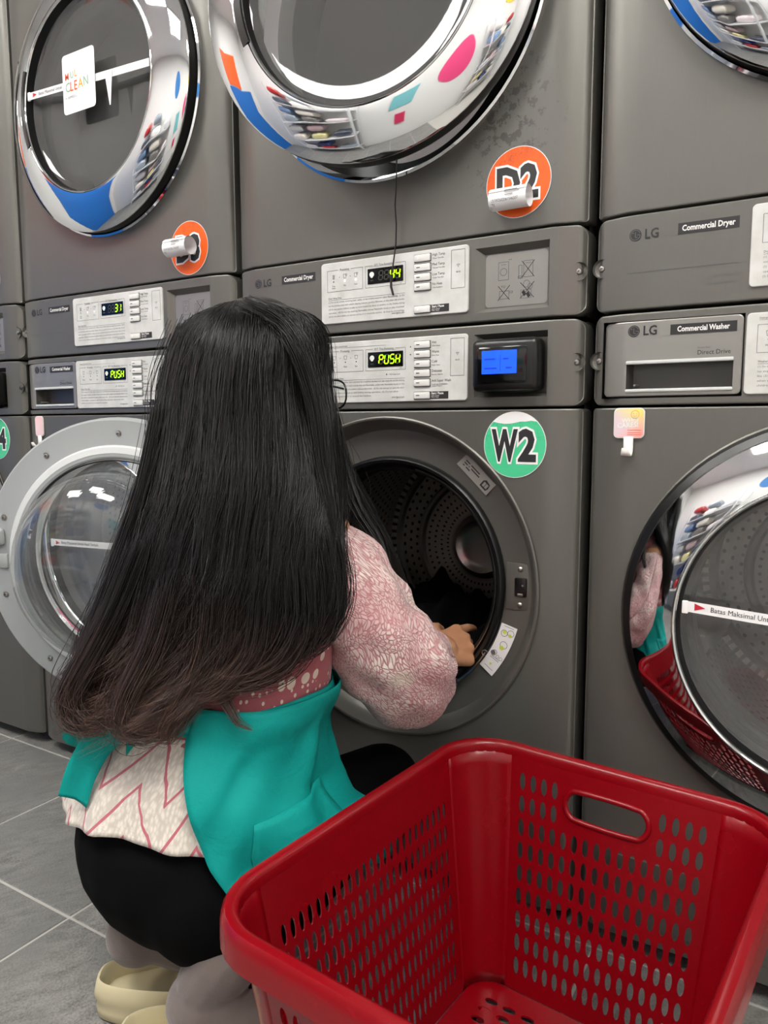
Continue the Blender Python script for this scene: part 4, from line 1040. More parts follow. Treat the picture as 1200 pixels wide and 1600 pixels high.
def smoothtube(p0, p1, r0, r1, n=14, m=8):
    p0, p1 = Vector(p0), Vector(p1); d = (p1 - p0); L = d.length; d.normalize(); u = d.orthogonal().normalized(); s = d.cross(u); rings = []
    for i in range(5): a = pi / 2 * (i + .5) / 5; rings.append((-r0 * math.cos(a), r0 * math.sin(a)))
    for i in range(m + 1): rings.append((L * i / m, r0 + (r1 - r0) * i / m))
    for i in range(5): a = pi / 2 * (i + .5) / 5; rings.append((L + r1 * math.sin(a), r1 * math.cos(a)))
    v = [p0 + d * h + (u * math.cos(2 * pi * k / n) + s * math.sin(2 * pi * k / n)) * r for h, r in rings for k in range(n)]; f = []
    for i in range(len(rings) - 1):
        for k in range(n): f.append((i * n + k, i * n + (k + 1) % n, (i + 1) * n + (k + 1) % n, (i + 1) * n + k))
    f += [tuple(range(n))[::-1], tuple(range((len(rings) - 1) * n, len(rings) * n))]
    return v, f
def ellipsoid(c, rad, rot=None, n=20, m=12):
    v = []; f = []; c = Vector(c)
    for i in range(1, m):
        a = pi * i / m
        for k in range(n):
            b = 2 * pi * k / n; p = Vector((rad[0] * math.sin(a) * math.cos(b), rad[1] * math.sin(a) * math.sin(b), rad[2] * math.cos(a)))
            v.append(c + (rot @ p if rot else p))
    for i in range(m - 2):
        for k in range(n): f.append((i * n + k, (i + 1) * n + k, (i + 1) * n + (k + 1) % n, i * n + (k + 1) % n))
    f += [tuple(range(n)), tuple(range((m - 2) * n, (m - 1) * n))[::-1]]
    return v, f
def blob(name, prims, voxel, m, parent, it=6, origin=PO):
    mb = MB()
    for v, f in prims: mb.add([p - origin for p in v], f, m)
    o = mb.build('tmp_' + name)
    md = o.modifiers.new('r', 'REMESH'); md.mode = 'VOXEL'; md.voxel_size = voxel; md.use_smooth_shade = True
    sm = o.modifiers.new('s', 'SMOOTH'); sm.factor = .5; sm.iterations = it
    dg = bpy.context.evaluated_depsgraph_get(); me = bpy.data.meshes.new_from_object(o.evaluated_get(dg)); me.name = name
    bpy.data.objects.remove(o)
    me.materials.clear(); me.materials.append(M[m]); me.shade_smooth()
    ob = bpy.data.objects.new(name, me); COL.objects.link(ob); ob.parent = parent
    return ob
rotB = Matrix(((RT_.x, FD.x, 0), (RT_.y, FD.y, 0), (0, 0, 1)))
# joints (world)
PEL = V3(-.415, -.395, .245); HEAD = V3(-.398, -.262, .885)
SHR, SHL = V3(-.285, -.295, .665), V3(-.530, -.262, .655)
ELR, WRR = V3(-.190, -.205, .470), V3(-.226, -.045, .453)
ELL, WRL = V3(-.610, -.140, .455), V3(-.560, -.105, .375)
HPR, HPL = V3(-.335, -.385, .225), V3(-.500, -.365, .225)
KNR, KNL = V3(-.285, -.120, .240), V3(-.510, -.105, .265)
ANR, ANL = V3(-.312, -.495, .105), V3(-.466, -.462, .125)
TOR, TOL = V3(-.205, -.443, .030), V3(-.336, -.370, .030)
body = [ellipsoid(PEL, (.15, .125, .12), rotB), smoothtube(PEL, V3(-.412, -.34, .50), .10, .115), smoothtube(V3(-.412, -.34, .50), V3(-.405, -.30, .64), .115, .10),
        smoothtube(SHR, SHL, .055, .055), smoothtube(V3(-.403, -.285, .67), V3(-.400, -.265, .80), .055, .048),
        smoothtube(SHR, ELR, .045, .036), smoothtube(ELR, WRR, .036, .025), smoothtube(SHL, ELL, .045, .036), smoothtube(ELL, WRL, .036, .025),
        smoothtube(HPR, KNR, .075, .052), smoothtube(HPL, KNL, .075, .052), smoothtube(KNR, ANR, .050, .034), smoothtube(KNL, ANL, .050, .034),
        smoothtube(ANR, TOR, .033, .022), smoothtube(ANL, TOL, .033, .022)]
# head with face
def hp(r, f, z): return HEAD + RT_ * r + FD * f + Vector((0, 0, z))
body += [ellipsoid(hp(0, -.008, .018), (.074, .092, .098), rotB), ellipsoid(hp(0, .022, -.045), (.056, .062, .070), rotB), ellipsoid(hp(0, .056, -.096), (.026, .022, .018), rotB),
         smoothtube(hp(0, .086, .004), hp(0, .100, -.030), .008, .013), ellipsoid(hp(.012, .093, -.032), (.009, .009, .008), rotB), ellipsoid(hp(-.012, .093, -.032), (.009, .009, .008), rotB),
         smoothtube(hp(-.016, .080, -.062), hp(.016, .080, -.062), .006, .006), smoothtube(hp(-.013, .080, -.072), hp(.013, .080, -.072), .0065, .0065),
         smoothtube(hp(.014, .083, .022), hp(.050, .066, .022), .008, .008), smoothtube(hp(-.014, .083, .022), hp(-.050, .066, .022), .008, .008),
         ellipsoid(hp(.036, .062, -.030), (.022, .022, .022), rotB), ellipsoid(hp(-.036, .062, -.030), (.022, .022, .022), rotB),
         ellipsoid(hp(.077, -.008, -.012), (.008, .019, .032), rotB), ellipsoid(hp(-.077, -.008, -.012), (.008, .019, .032), rotB)]
# right hand: back of the hand towards the camera, fingers pointing into the drum
def hand(W, h, nb, curl, sgn):
    h = h.normalized(); nb = (nb - h * nb.dot(h)).normalized(); k = h.cross(nb) * sgn; P = []    # k: index -> little
    K = [W + h * .078 - k * .030 + nb * .000, W + h * .083 - k * .010 + nb * .004, W + h * .079 + k * .010 + nb * .003, W + h * .070 + k * .028 - nb * .002]
    P += [smoothtube(W - h * .02, W + h * .02, .0235, .0245)]
    for i in range(4):
        P.append(smoothtube(W + h * .010 + k * (-.012 + .008 * i), K[i], .0155, .0112)); P.append(ellipsoid(K[i] + nb * .002, (.0112, .0112, .0112), None, 10, 8))
    P.append(smoothtube(W + h * .03 - nb * .008, W + h * .06 - nb * .010, .018, .016))
    for i in range(4):
        L = (.040, .044, .040, .031)[i]; r = (.0088, .0090, .0085, .0075)[i]; p = K[i]; a = 0.
        for j, q in enumerate((1., .62, .50)):
            a += curl[i][j]; d = h * math.cos(a) - nb * math.sin(a) + k * ((i - 1.3) * .05)
            e = p + d.normalized() * L * q; P.append(smoothtube(p, e, r * (1 - .08 * j), r * (1 - .08 * (j + 1)), 10, 4)); p = e
    p = W + h * .018 - k * .022 - nb * .006
    for L, d, r in ((.042, h * .72 - k * .62 - nb * .25, .0125), (.032, h * .85 - k * .25 - nb * .45, .0100), (.024, h * .88 + k * .05 - nb * .45, .0088)):
        e = p + d.normalized() * L; P.append(smoothtube(p, e, r, r * .9, 10, 4)); p = e
    return P
body += hand(WRR, V3(.20, .95, -.08), V3(.62, -.42, .66), ((.10, .22, .15), (.55, .75, .5), (.75, .95, .6), (.85, 1.0, .6)), 1)
body += hand(WRL, V3(.35, .55, -.75), V3(-.2, -.75, -.6), ((.15, .3, .2), (.15, .3, .2), (.2, .3, .2), (.25, .3, .2)), -1)
bd = blob('body', body, .0036, 'skin', person, 4)
# eyes, spectacles, bracelet
for s in (1, -1):
    mb = MB(); c = hp(s * .031, .071, .004) - PO; v, f = ellipsoid(c, (.012, .012, .012), None, 14, 10); mb.add(v, f, 'white'); v, f = ellipsoid(c + FD * .0085, (.0058, .0042, .0058), None, 10, 8); mb.add(v, f, 'black'); mb.build('eye', person)
sp = empty('spectacles'); sp.parent = person
def loop(c, a, b, n=24, sq=2.6):
    out = []
    for i in range(n):
        t = 2 * pi * i / n; ct, st = math.cos(t), math.sin(t)
        out.append(c + RT_ * a * math.copysign(abs(ct) ** (2 / sq), ct) + Vector((0, 0, b * math.copysign(abs(st) ** (2 / sq), st))) - FD * .10 * (abs(a * ct)) ** 1.2)
    return out
mb = MB()
for s in (1, -1):
    c = hp(s * .036, .104, -.010) - PO; q = loop(c, .030, .022); mb.tube(q + q[:2], .0016, 'frame', 6, cap=False)
    mb.tube([hp(s * .065, .097, -.002) - PO, hp(s * .076, .06, .0) - PO, hp(s * .081, -.01, .004) - PO, hp(s * .080, -.035, -.02) - PO], .0017, 'frame', 6)
mb.tube([hp(-.008, .104, -.005) - PO, hp(0, .108, -.002) - PO, hp(.008, .104, -.005) - PO], .0016, 'frame', 6); mb.build('frame', sp)
for s in (1, -1):
    mb = MB(); q = loop(hp(s * .036, .104, -.010) - PO, .0295, .0215); mb.add(q, [tuple(range(len(q)))], 'lens'); mb.build('lens', sp)
mb = MB()
for dd_, rr in ((.004, .0262), (.010, .0258)):
    c = WRR + V3(.10, .97, -.10).normalized() * dd_ - PO; a = V3(.10, .97, -.10).normalized(); u = a.orthogonal().normalized(); s_ = a.cross(u)
    q = [c + (u * math.cos(2 * pi * i / 28) + s_ * math.sin(2 * pi * i / 28)) * rr for i in range(29)]; mb.tube(q + q[1:2], .0014, 'steel', 6, cap=False)
mb.build('bracelet', person)

# leggings
lg = [ellipsoid(PEL + V3(-.012, -.015, .0), (.184, .148, .140), rotB), ellipsoid(V3(-.345, -.435, .222), (.108, .115, .108), None), ellipsoid(V3(-.490, -.420, .225), (.108, .110, .105), None),
      smoothtube(HPR, KNR, .098, .064), smoothtube(HPL, KNL, .098, .064), smoothtube(KNR, ANR + V3(.01, .04, .035), .060, .050), smoothtube(KNL, ANL + V3(.01, .04, .035), .060, .050), smoothtube(PEL, V3(-.412, -.36, .42), .13, .11)]
blob('leggings', lg, .006, 'leggings', person, 8)
# socks
for nm, A, T in (('r', ANR, TOR), ('l', ANL, TOL)):
    d = (T - A); d.z = 0; d.normalize()
    blob('sock', [ellipsoid(A - d * .010 + V3(0, 0, -.010), (.046, .046, .044)), smoothtube(A + V3(0, 0, .02), A + d * .02 + V3(0, .0, .05), .042, .044), smoothtube(A + d * .0, T + V3(0, 0, .016), .043, .030), smoothtube(T, T + d * .05, .028, .022)], .004, 'sock', person, 5)
# clogs
def clog(A, T, back, zt):
    d = (T - A); d.z = 0; d.normalize(); s = Vector((d.y, -d.x, 0)); H0 = A - d * back; H0.z = 0
    L = .265; N = 24; out = []
    def half(t): return .036 + .012 * math.sin(min(t / .75, 1) * pi * .5) if t > .12 else .036 * math.sqrt(max(1 - ((.12 - t) / .12) ** 2, 0)) + .0
    def outline(sc, n=40):
        pts = []
        for i in range(n):
            a = 2 * pi * i / n; c = -math.cos(a); y = L / 2 + L / 2 * math.copysign(abs(c) ** .85, c)
            t = y / L; wd = (.040 + .012 * math.sin(t * pi * .55)) * math.copysign(abs(math.sin(a)) ** .62, math.sin(a))
            pts.append(H0 + d * (L / 2 + (y - L / 2) * sc) + s * wd * sc)
        return pts
    n = 40; lay = [(.93, 0.), (.985, .004), (1., .016), (.985, .026), (1.015, .031), (1.01, .040), (.985, .055), (.955, .0575), (.93, .053), (.90, .030), (.0, .028)]
    mb = MB(); v = []; f = []
    for sc, z in lay:
        for q in outline(max(sc, .001)): v.append(q + Vector((0, 0, z)) - PO)
    for i in range(len(lay) - 1):
        for k in range(n): f.append((i * n + k, i * n + (k + 1) % n, (i + 1) * n + (k + 1) % n, (i + 1) * n + k))
    f.append(tuple(range(n))[::-1]); mb.add(v, f, 'clog'); c = mb.build('clog', person, 50)
    mb = MB(); v = []; f = []; m_ = 12; r_ = 8                                     # rounded upper over the toes
    for i in range(r_ + 1):
        t = i / r_; y = L * (.52 + .47 * t); wd = .052 * math.sqrt(max(1 - (t) ** 3.2, .0)) + .002; hh = .030 + .052 * math.sqrt(max(1 - t ** 2.4, 0))
        for k in range(m_ + 1):
            a = pi * k / m_; v.append(H0 + d * y + s * wd * math.cos(a) + Vector((0, 0, .028 + (hh - .03) * math.sin(a) ** .8)) - PO)
    for i in range(r_):
        for k in range(m_): f.append((i * (m_ + 1) + k, i * (m_ + 1) + k + 1, (i + 1) * (m_ + 1) + k + 1, (i + 1) * (m_ + 1) + k))
    mb.add(v, f, 'clog'); o = mb.build('upper', c, 60); so = o.modifiers.new('t', 'SOLIDIFY'); so.thickness = .006
    return c
clog(ANR, TOR, .122, 0); clog(ANL, TOL, .072, 0)

# ---- blouse
def lerp_tab(tab, z):
    zs = [q[0] for q in tab]; return [float(np.interp(z, zs, [q[i] for q in tab])) for i in range(1, len(tab[0]))]
TORSO = [(.255, -.436, -.395, .195, .175), (.30, -.435, -.392, .190, .166), (.36, -.430, -.387, .172, .148), (.42, -.412, -.370, .160, .126), (.46, -.405, -.360, .170, .120), (.50, -.405, -.352, .168, .115),
         (.58, -.405, -.332, .170, .118), (.64, -.403, -.315, .178, .108), (.675, -.402, -.304, .172, .094), (.70, -.402, -.296, .150, .080), (.72, -.400, -.288, .105, .066), (.745, -.400, -.280, .062, .058), (.765, -.400, -.275, .058, .055)]
def torso_pt(z, th, off=0., sk=0.):
    cx, cy, a, b = lerp_tab(TORSO, z); a += off; b += off
    e = 2 / 2.25; st, ct = math.sin(th), math.cos(th)
    return Vector((cx, cy, z)) + RT_ * a * math.copysign(abs(st) ** e, st) - FD * b * math.copysign(abs(ct) ** e, ct)
def fold(th, z):
    k = max(0., (.43 - z) / .17)
    return k * (.006 * math.sin(7 * th + 1.2) + .004 * math.sin(13 * th + z * 20) + .003 * math.sin(19 * th)) + .0022 * math.sin(40 * z + 3 * th) * (1 if z > .43 else 0)
def pattern_rose(m, big):
    t = NT(m); uv = t.n('ShaderNodeUVMap').outputs[0]; sp_ = t.n('ShaderNodeSeparateXYZ'); t.l(uv, sp_.inputs[0])
    PY = []
    def dots(sc, rad, dens):
        x = t.n('ShaderNodeTexVoronoi'); x.inputs['Scale'].default_value = sc; x.inputs['Randomness'].default_value = .55; t.l(uv, x.inputs['Vector'])
        w_ = t.n('ShaderNodeTexWhiteNoise'); t.l(x.outputs['Position'], w_.inputs['Vector']); ps = t.n('ShaderNodeSeparateXYZ'); t.l(x.outputs['Position'], ps.inputs[0]); PY.append(ps.outputs[1])
        return t.math('MULTIPLY', t.math('LESS_THAN', x.outputs['Distance'], rad), t.math('LESS_THAN', w_.outputs['Value'], dens))
    small = dots(100., .27, .9); bigd = dots(42., .38, 1.)
    bf = lambda y: t.math('MAXIMUM', t.math('LESS_THAN', t.math('ABSOLUTE', t.math('SUBTRACT', y, .512)), .016), t.math('LESS_THAN', t.math('ABSOLUTE', t.math('SUBTRACT', y, .462)), .012))
    b1, b2 = bf(PY[0]), bf(PY[1])
    k = t.math('MAXIMUM', t.math('MULTIPLY', small, t.math('SUBTRACT', 1., b1)), t.math('MULTIPLY', bigd, b2))
    t.color(t.mix(k, lin((172, 96, 104)), lin((228, 214, 200))))
M['rose'] = cloth_mat('dusty_rose_print', (172, 96, 104), .8, .3); pattern_rose(M['rose'], True)
def pattern_sleeve(m):
    t = NT(m); uv = t.n('ShaderNodeUVMap').outputs[0]
    nz = t.n('ShaderNodeTexNoise'); nz.inputs['Scale'].default_value = 9.; nz.inputs['Detail'].default_value = 2.; t.l(uv, nz.inputs['Vector'])
    ad = t.n('ShaderNodeVectorMath', operation='MULTIPLY_ADD'); t.l(nz.outputs['Color'], ad.inputs[0]); ad.inputs[1].default_value = (.10, .10, 0); t.l(uv, ad.inputs[2])
    mp = t.mapping(ad.outputs[0], (1., .42, 1.), (0, 0, .5))
    v = t.n('ShaderNodeTexVoronoi'); v.feature = 'DISTANCE_TO_EDGE'; v.inputs['Scale'].default_value = 320.; t.l(mp, v.inputs['Vector'])
    ln = t.ramp(v.outputs['Distance'], .03, .17); big = t.noise(uv, 13., 2., .5)
    base = t.mix(t.ramp(big, .38, .62), lin((224, 186, 186)), lin((246, 234, 228)))
    f2 = t.noise(uv, 15.5, 1., .4); cream = t.ramp(f2, .64, .72)
    col = t.mix(ln, lin((198, 138, 143)), base); t.color(t.mix(cream, col, lin((214, 200, 186))))
    t.bump(t.math('ADD', t.math('MULTIPLY', ln, .25), t.noise(t.coord(), 22., 4., .6, .6)), .6, .008)
M['sleeve'] = cloth_mat('pink_coral_print', (215, 180, 178), .75, .3); pattern_sleeve(M['sleeve'])
def pattern_chevron(m):
    t = NT(m); uv = t.n('ShaderNodeUVMap').outputs[0]; s_ = t.n('ShaderNodeSeparateXYZ'); t.l(uv, s_.inputs[0])
    wob = t.math('MULTIPLY', t.math('SUBTRACT', t.noise(uv, 30., 2.), .5), .012)
    tri = t.math('PINGPONG', t.math('ADD', s_.outputs[0], t.math('MULTIPLY', wob, .6)), .052)
    q = t.math('DIVIDE', t.math('ADD', t.math('SUBTRACT', s_.outputs[1], t.math('MULTIPLY', tri, 1.45)), wob), .060)
    line = t.math('LESS_THAN', t.math('FRACT', q), .11)
    kn = t.n('ShaderNodeTexVoronoi'); kn.inputs['Scale'].default_value = 230.; t.l(t.mapping(uv, (1., .55, 1.), (0, 0, .3)), kn.inputs['Vector'])
    base = t.mix(t.ramp(kn.outputs['Distance'], .2, .7), lin((226, 219, 208)), lin((200, 192, 182)))
    t.color(t.mix(line, base, lin((186, 104, 116))))
M['chevron'] = cloth_mat('cream_chevron_print', (226, 219, 208), .85, .3); pattern_chevron(M['chevron'])
def loft(name, rings, uvs, m, parent, closed=True, thick=0., ang=80):
    mb = MB(); n = len(rings[0]); v = []; f = []; uv = []
    for r_, u_ in zip(rings, uvs): v += [p - PO for p in r_]; uv += u_
    for i in range(len(rings) - 1):
        for k in range(n - 1): f.append((i * n + k, i * n + k + 1, (i + 1) * n + k + 1, (i + 1) * n + k))
    mb.add(v, f, m); mb.uv = uv; o = mb.build(name, parent, ang)
    if thick: so = o.modifiers.new('t', 'SOLIDIFY'); so.thickness = thick; so.offset = 0
    return o
bl = empty('blouse'); bl.parent = person
NTH = 121; ths = [2 * pi * k / (NTH - 1) - pi for k in range(NTH)]
def rows(z0, z1, n, off=0., fo=1., hem=None):
    rs, us = [], []
    for i in range(n + 1):
        row, ur = [], []
        for th in ths:
            z = z0 + (z1 - z0) * i / n
            if hem: z = z + hem(th) * (1 - i / n)
            row.append(torso_pt(z, th, off + fo * fold(th, z))); ur.append((th * .17, z))
        rs.append(row); us.append(ur)
    return rs, us
rs, us = rows(.425, .765, 34); loft('bodice', rs, us, 'rose', bl, thick=.002)
rs, us = rows(.314, .435, 22, hem=lambda th: -.030 * max(0, -math.sin(th - .15)) + .004 * math.sin(5 * th)); loft('peplum', rs, us, 'chevron', bl, thick=.002)
def sleeve(name, path, rad, par, seed):
    P = [Vector(p) for p in path]; n = 15; rr = random.Random(seed); rs = []; us = []
    # Catmull-Rom refinement
    Q = []; RR = []
    for i in range(len(P) - 1):
        a, b, c, d = P[max(i - 1, 0)], P[i], P[i + 1], P[min(i + 2, len(P) - 1)]
        for k in range(6):
            t = k / 6; Q.append(.5 * ((2 * b) + (c - a) * t + (2 * a - 5 * b + 4 * c - d) * t * t + (3 * b - a - 3 * c + d) * t ** 3)); RR.append(rad[i] + (rad[i + 1] - rad[i]) * t)
    Q.append(P[-1]); RR.append(rad[-1]); up = Vector((0, 0, 1)); L = 0.; N = 48
    for i, p in enumerate(Q):
        d = (Q[min(i + 1, len(Q) - 1)] - Q[max(i - 1, 0)]).normalized(); up = (up - d * up.dot(d)).normalized(); sd = d.cross(up); row = []; ur = []
        if i: L += (p - Q[i - 1]).length
        endk = min(1, (len(Q) - 1 - i) / 10)
        for k in range(N + 1):
            a = 2 * pi * k / N
            w_ = 1 + endk * (.04 * math.sin(3 * a + L * 30) + .04 * math.sin(5 * a - L * 62 + seed) + .028 * math.sin(8 * a + L * 40) + .022 * math.sin(4 * a + L * 110)) + (1 - endk) * .05 * math.sin(14 * a)
            row.append(p + (up * math.cos(a) + sd * math.sin(a)) * RR[i] * w_); ur.append((a * .07, L))
        rs.append(row); us.append(ur)
    return loft(name, rs, us, 'sleeve', par, thick=.002)
sleeve('sleeve', [(-.325, -.300, .640), (-.275, -.290, .624), (-.242, -.272, .584), (-.218, -.247, .532), (-.204, -.214, .488), (-.213, -.165, .448), (-.222, -.118, .436), (-.226, -.086, .443), (-.226, -.062, .453), (-.226, -.053, .454)],
       [.058, .072, .072, .073, .076, .075, .064, .044, .030, .0265], bl, 1)
sleeve('sleeve', [(-.465, -.290, .650), (-.535, -.262, .635), (-.570, -.230, .580), (-.595, -.190, .520), (-.605, -.150, .470), (-.600, -.120, .430), (-.585, -.098, .400), (-.572, -.085, .380), (-.564, -.076, .368)], [.062, .072, .072, .072, .074, .072, .062, .042, .027], bl, 2)

# ---- apron
ap = empty('apron'); ap.parent = person
APR = [(.20, -.418, -.345, .218, .215), (.245, -.420, -.360, .210, .200), (.30, -.432, -.385, .200, .178), (.36, -.426, -.384, .182, .158), (.40, -.416, -.376, .168, .140), (.43, -.410, -.368, .164, .129), (.46, -.405, -.360, .171, .121), (.48, -.405, -.356, .170, .119)]
def apron_pt(z, th, off=0.):
    cx, cy, a, b = lerp_tab(APR, z); e = 2 / 2.2; st, ct = math.sin(th), math.cos(th)
    th = th % (2 * pi); k = max(0., (.43 - z) / .2); o = .05 * math.exp(-((th - 2.1) / .5) ** 2) * min(1, max(0, (.345 - z) / .08)) + off + .005 * math.sin(6 * th + 14 * z) * (.4 + k) + .004 * math.sin(11 * th - 30 * z) * k + .003 * math.sin(60 * z + 5 * th) + .0045 * math.sin(34 * z - 7 * th + 1.5 * math.sin(9 * th)) * min(1, max(0, (.46 - z) / .05))
    return Vector((cx, cy, z)) + RT_ * (a + o) * math.copysign(abs(st) ** e, st) - FD * (b + o) * math.copysign(abs(ct) ** e, ct)
rs, us = [], []
for i in range(31):
    t = i / 30; z = .252 + (.478 - .252) * t; row, ur = [], []
    e0 = R(float(np.interp(z, [.25, .30, .36, .44, .48], [61, 56, 47, 30, 27])))          # rear edge of the apron on her right side
    for k in range(91):
        th = e0 + (2 * pi - 2 * e0) * k / 90; zz = z
        row.append(apron_pt(zz, th, .0105)); ur.append((th * .2, zz))
    rs.append(row); us.append(ur)
loft('skirt_panel', rs, us, 'teal', ap, thick=.002)
rs, us = [], []
for i in range(9):
    row, ur = [], []
    for k in range(121):
        th = 2 * pi * k / 120; wd = .020 + .030 * (1 - max(0, math.cos(th))) ** 1.0
        z = .448 + .010 * math.sin(th) + (i / 8 - .5) * wd
        row.append(torso_pt(z, th, .0055 + .0015 * math.sin(i * 1.3 + 6 * th))); ur.append((th * .2, z))
    rs.append(row); us.append(ur)
loft('waist_tie', rs, us, 'teal', ap, thick=.002)
# pocket on her right hip
rs, us = [], []
for i in range(9):
    row, ur = [], []
    for k in range(13):
        th = R(72) + R(38) * k / 12; z = .262 + .085 * i / 8 + .012 * k / 12; row.append(apron_pt(z, th, .0140)); ur.append((th * .2, z))
    rs.append(row); us.append(ur)
loft('pocket', rs, us, 'teal', ap, thick=.002)
def ribbon(name, pts, wid, par, nrm):
    P = [Vector(p) for p in pts]; Q = []
    for i in range(len(P) - 1):
        a, b, c, d = P[max(i - 1, 0)], P[i], P[i + 1], P[min(i + 2, len(P) - 1)]
        for k in range(6): t = k / 6; Q.append(.5 * ((2 * b) + (c - a) * t + (2 * a - 5 * b + 4 * c - d) * t * t + (3 * b - a - 3 * c + d) * t ** 3))
    Q.append(P[-1]); rs = []; us = []
    for i, p in enumerate(Q):
        d = (Q[min(i + 1, len(Q) - 1)] - Q[max(i - 1, 0)]).normalized(); s_ = d.cross(Vector(nrm)).normalized(); w_ = np.interp(i / (len(Q) - 1), [0, .25, 1], [.5, 1, 1]) * wid
        rs.append([p + s_ * w_ * (k / 4 - .5) + Vector(nrm) * (-.004 * math.cos((k / 4 - .5) * pi * 1.5)) for k in range(5)]); us.append([(k / 4, i / 10) for k in range(5)])
    return loft(name, rs, us, 'teal', par, thick=.0018)
# bow at the back of the apron
BN_ = Vector((.35, -.94, 0))
KN = torso_pt(.440, R(-2), .014)
mb = MB(); v, f = ellipsoid(KN - PO, (.017, .013, .018)); mb.add(v, f, 'teal'); mb.build('bow_knot', ap)
Lf = Vector((-.86, -.42, 0)).normalized()
ribbon('bow_tail', [KN, KN + Lf * .028 + V3(0, -.010, -.018), KN + Lf * .050 + V3(.005, -.020, -.055), KN + Lf * .066 + V3(.008, -.022, -.098)], .042, ap, BN_)
ribbon('bow_loop', [KN, KN + Lf * .030 + V3(0, -.010, .004), KN + Lf * .060 + V3(0, -.010, -.006), KN + Lf * .074 + V3(0, -.004, -.016), KN + Lf * .058 + V3(0, .004, -.022), KN + Lf * .03 + V3(0, .0, -.012)], .030, ap, BN_)
ribbon('bow_tail', [KN, KN - Lf * .020 + V3(0, -.008, -.012), KN - Lf * .026 + V3(0, -.014, -.040), KN - Lf * .026 + V3(0, -.016, -.068)], .038, ap, BN_)
ribbon('neck_strap_end', [(-.255, -.285, .470), (-.225, -.235, .455), (-.222, -.225, .435), (-.218, -.222, .420)], .012, ap, (.5, -.86, 0))

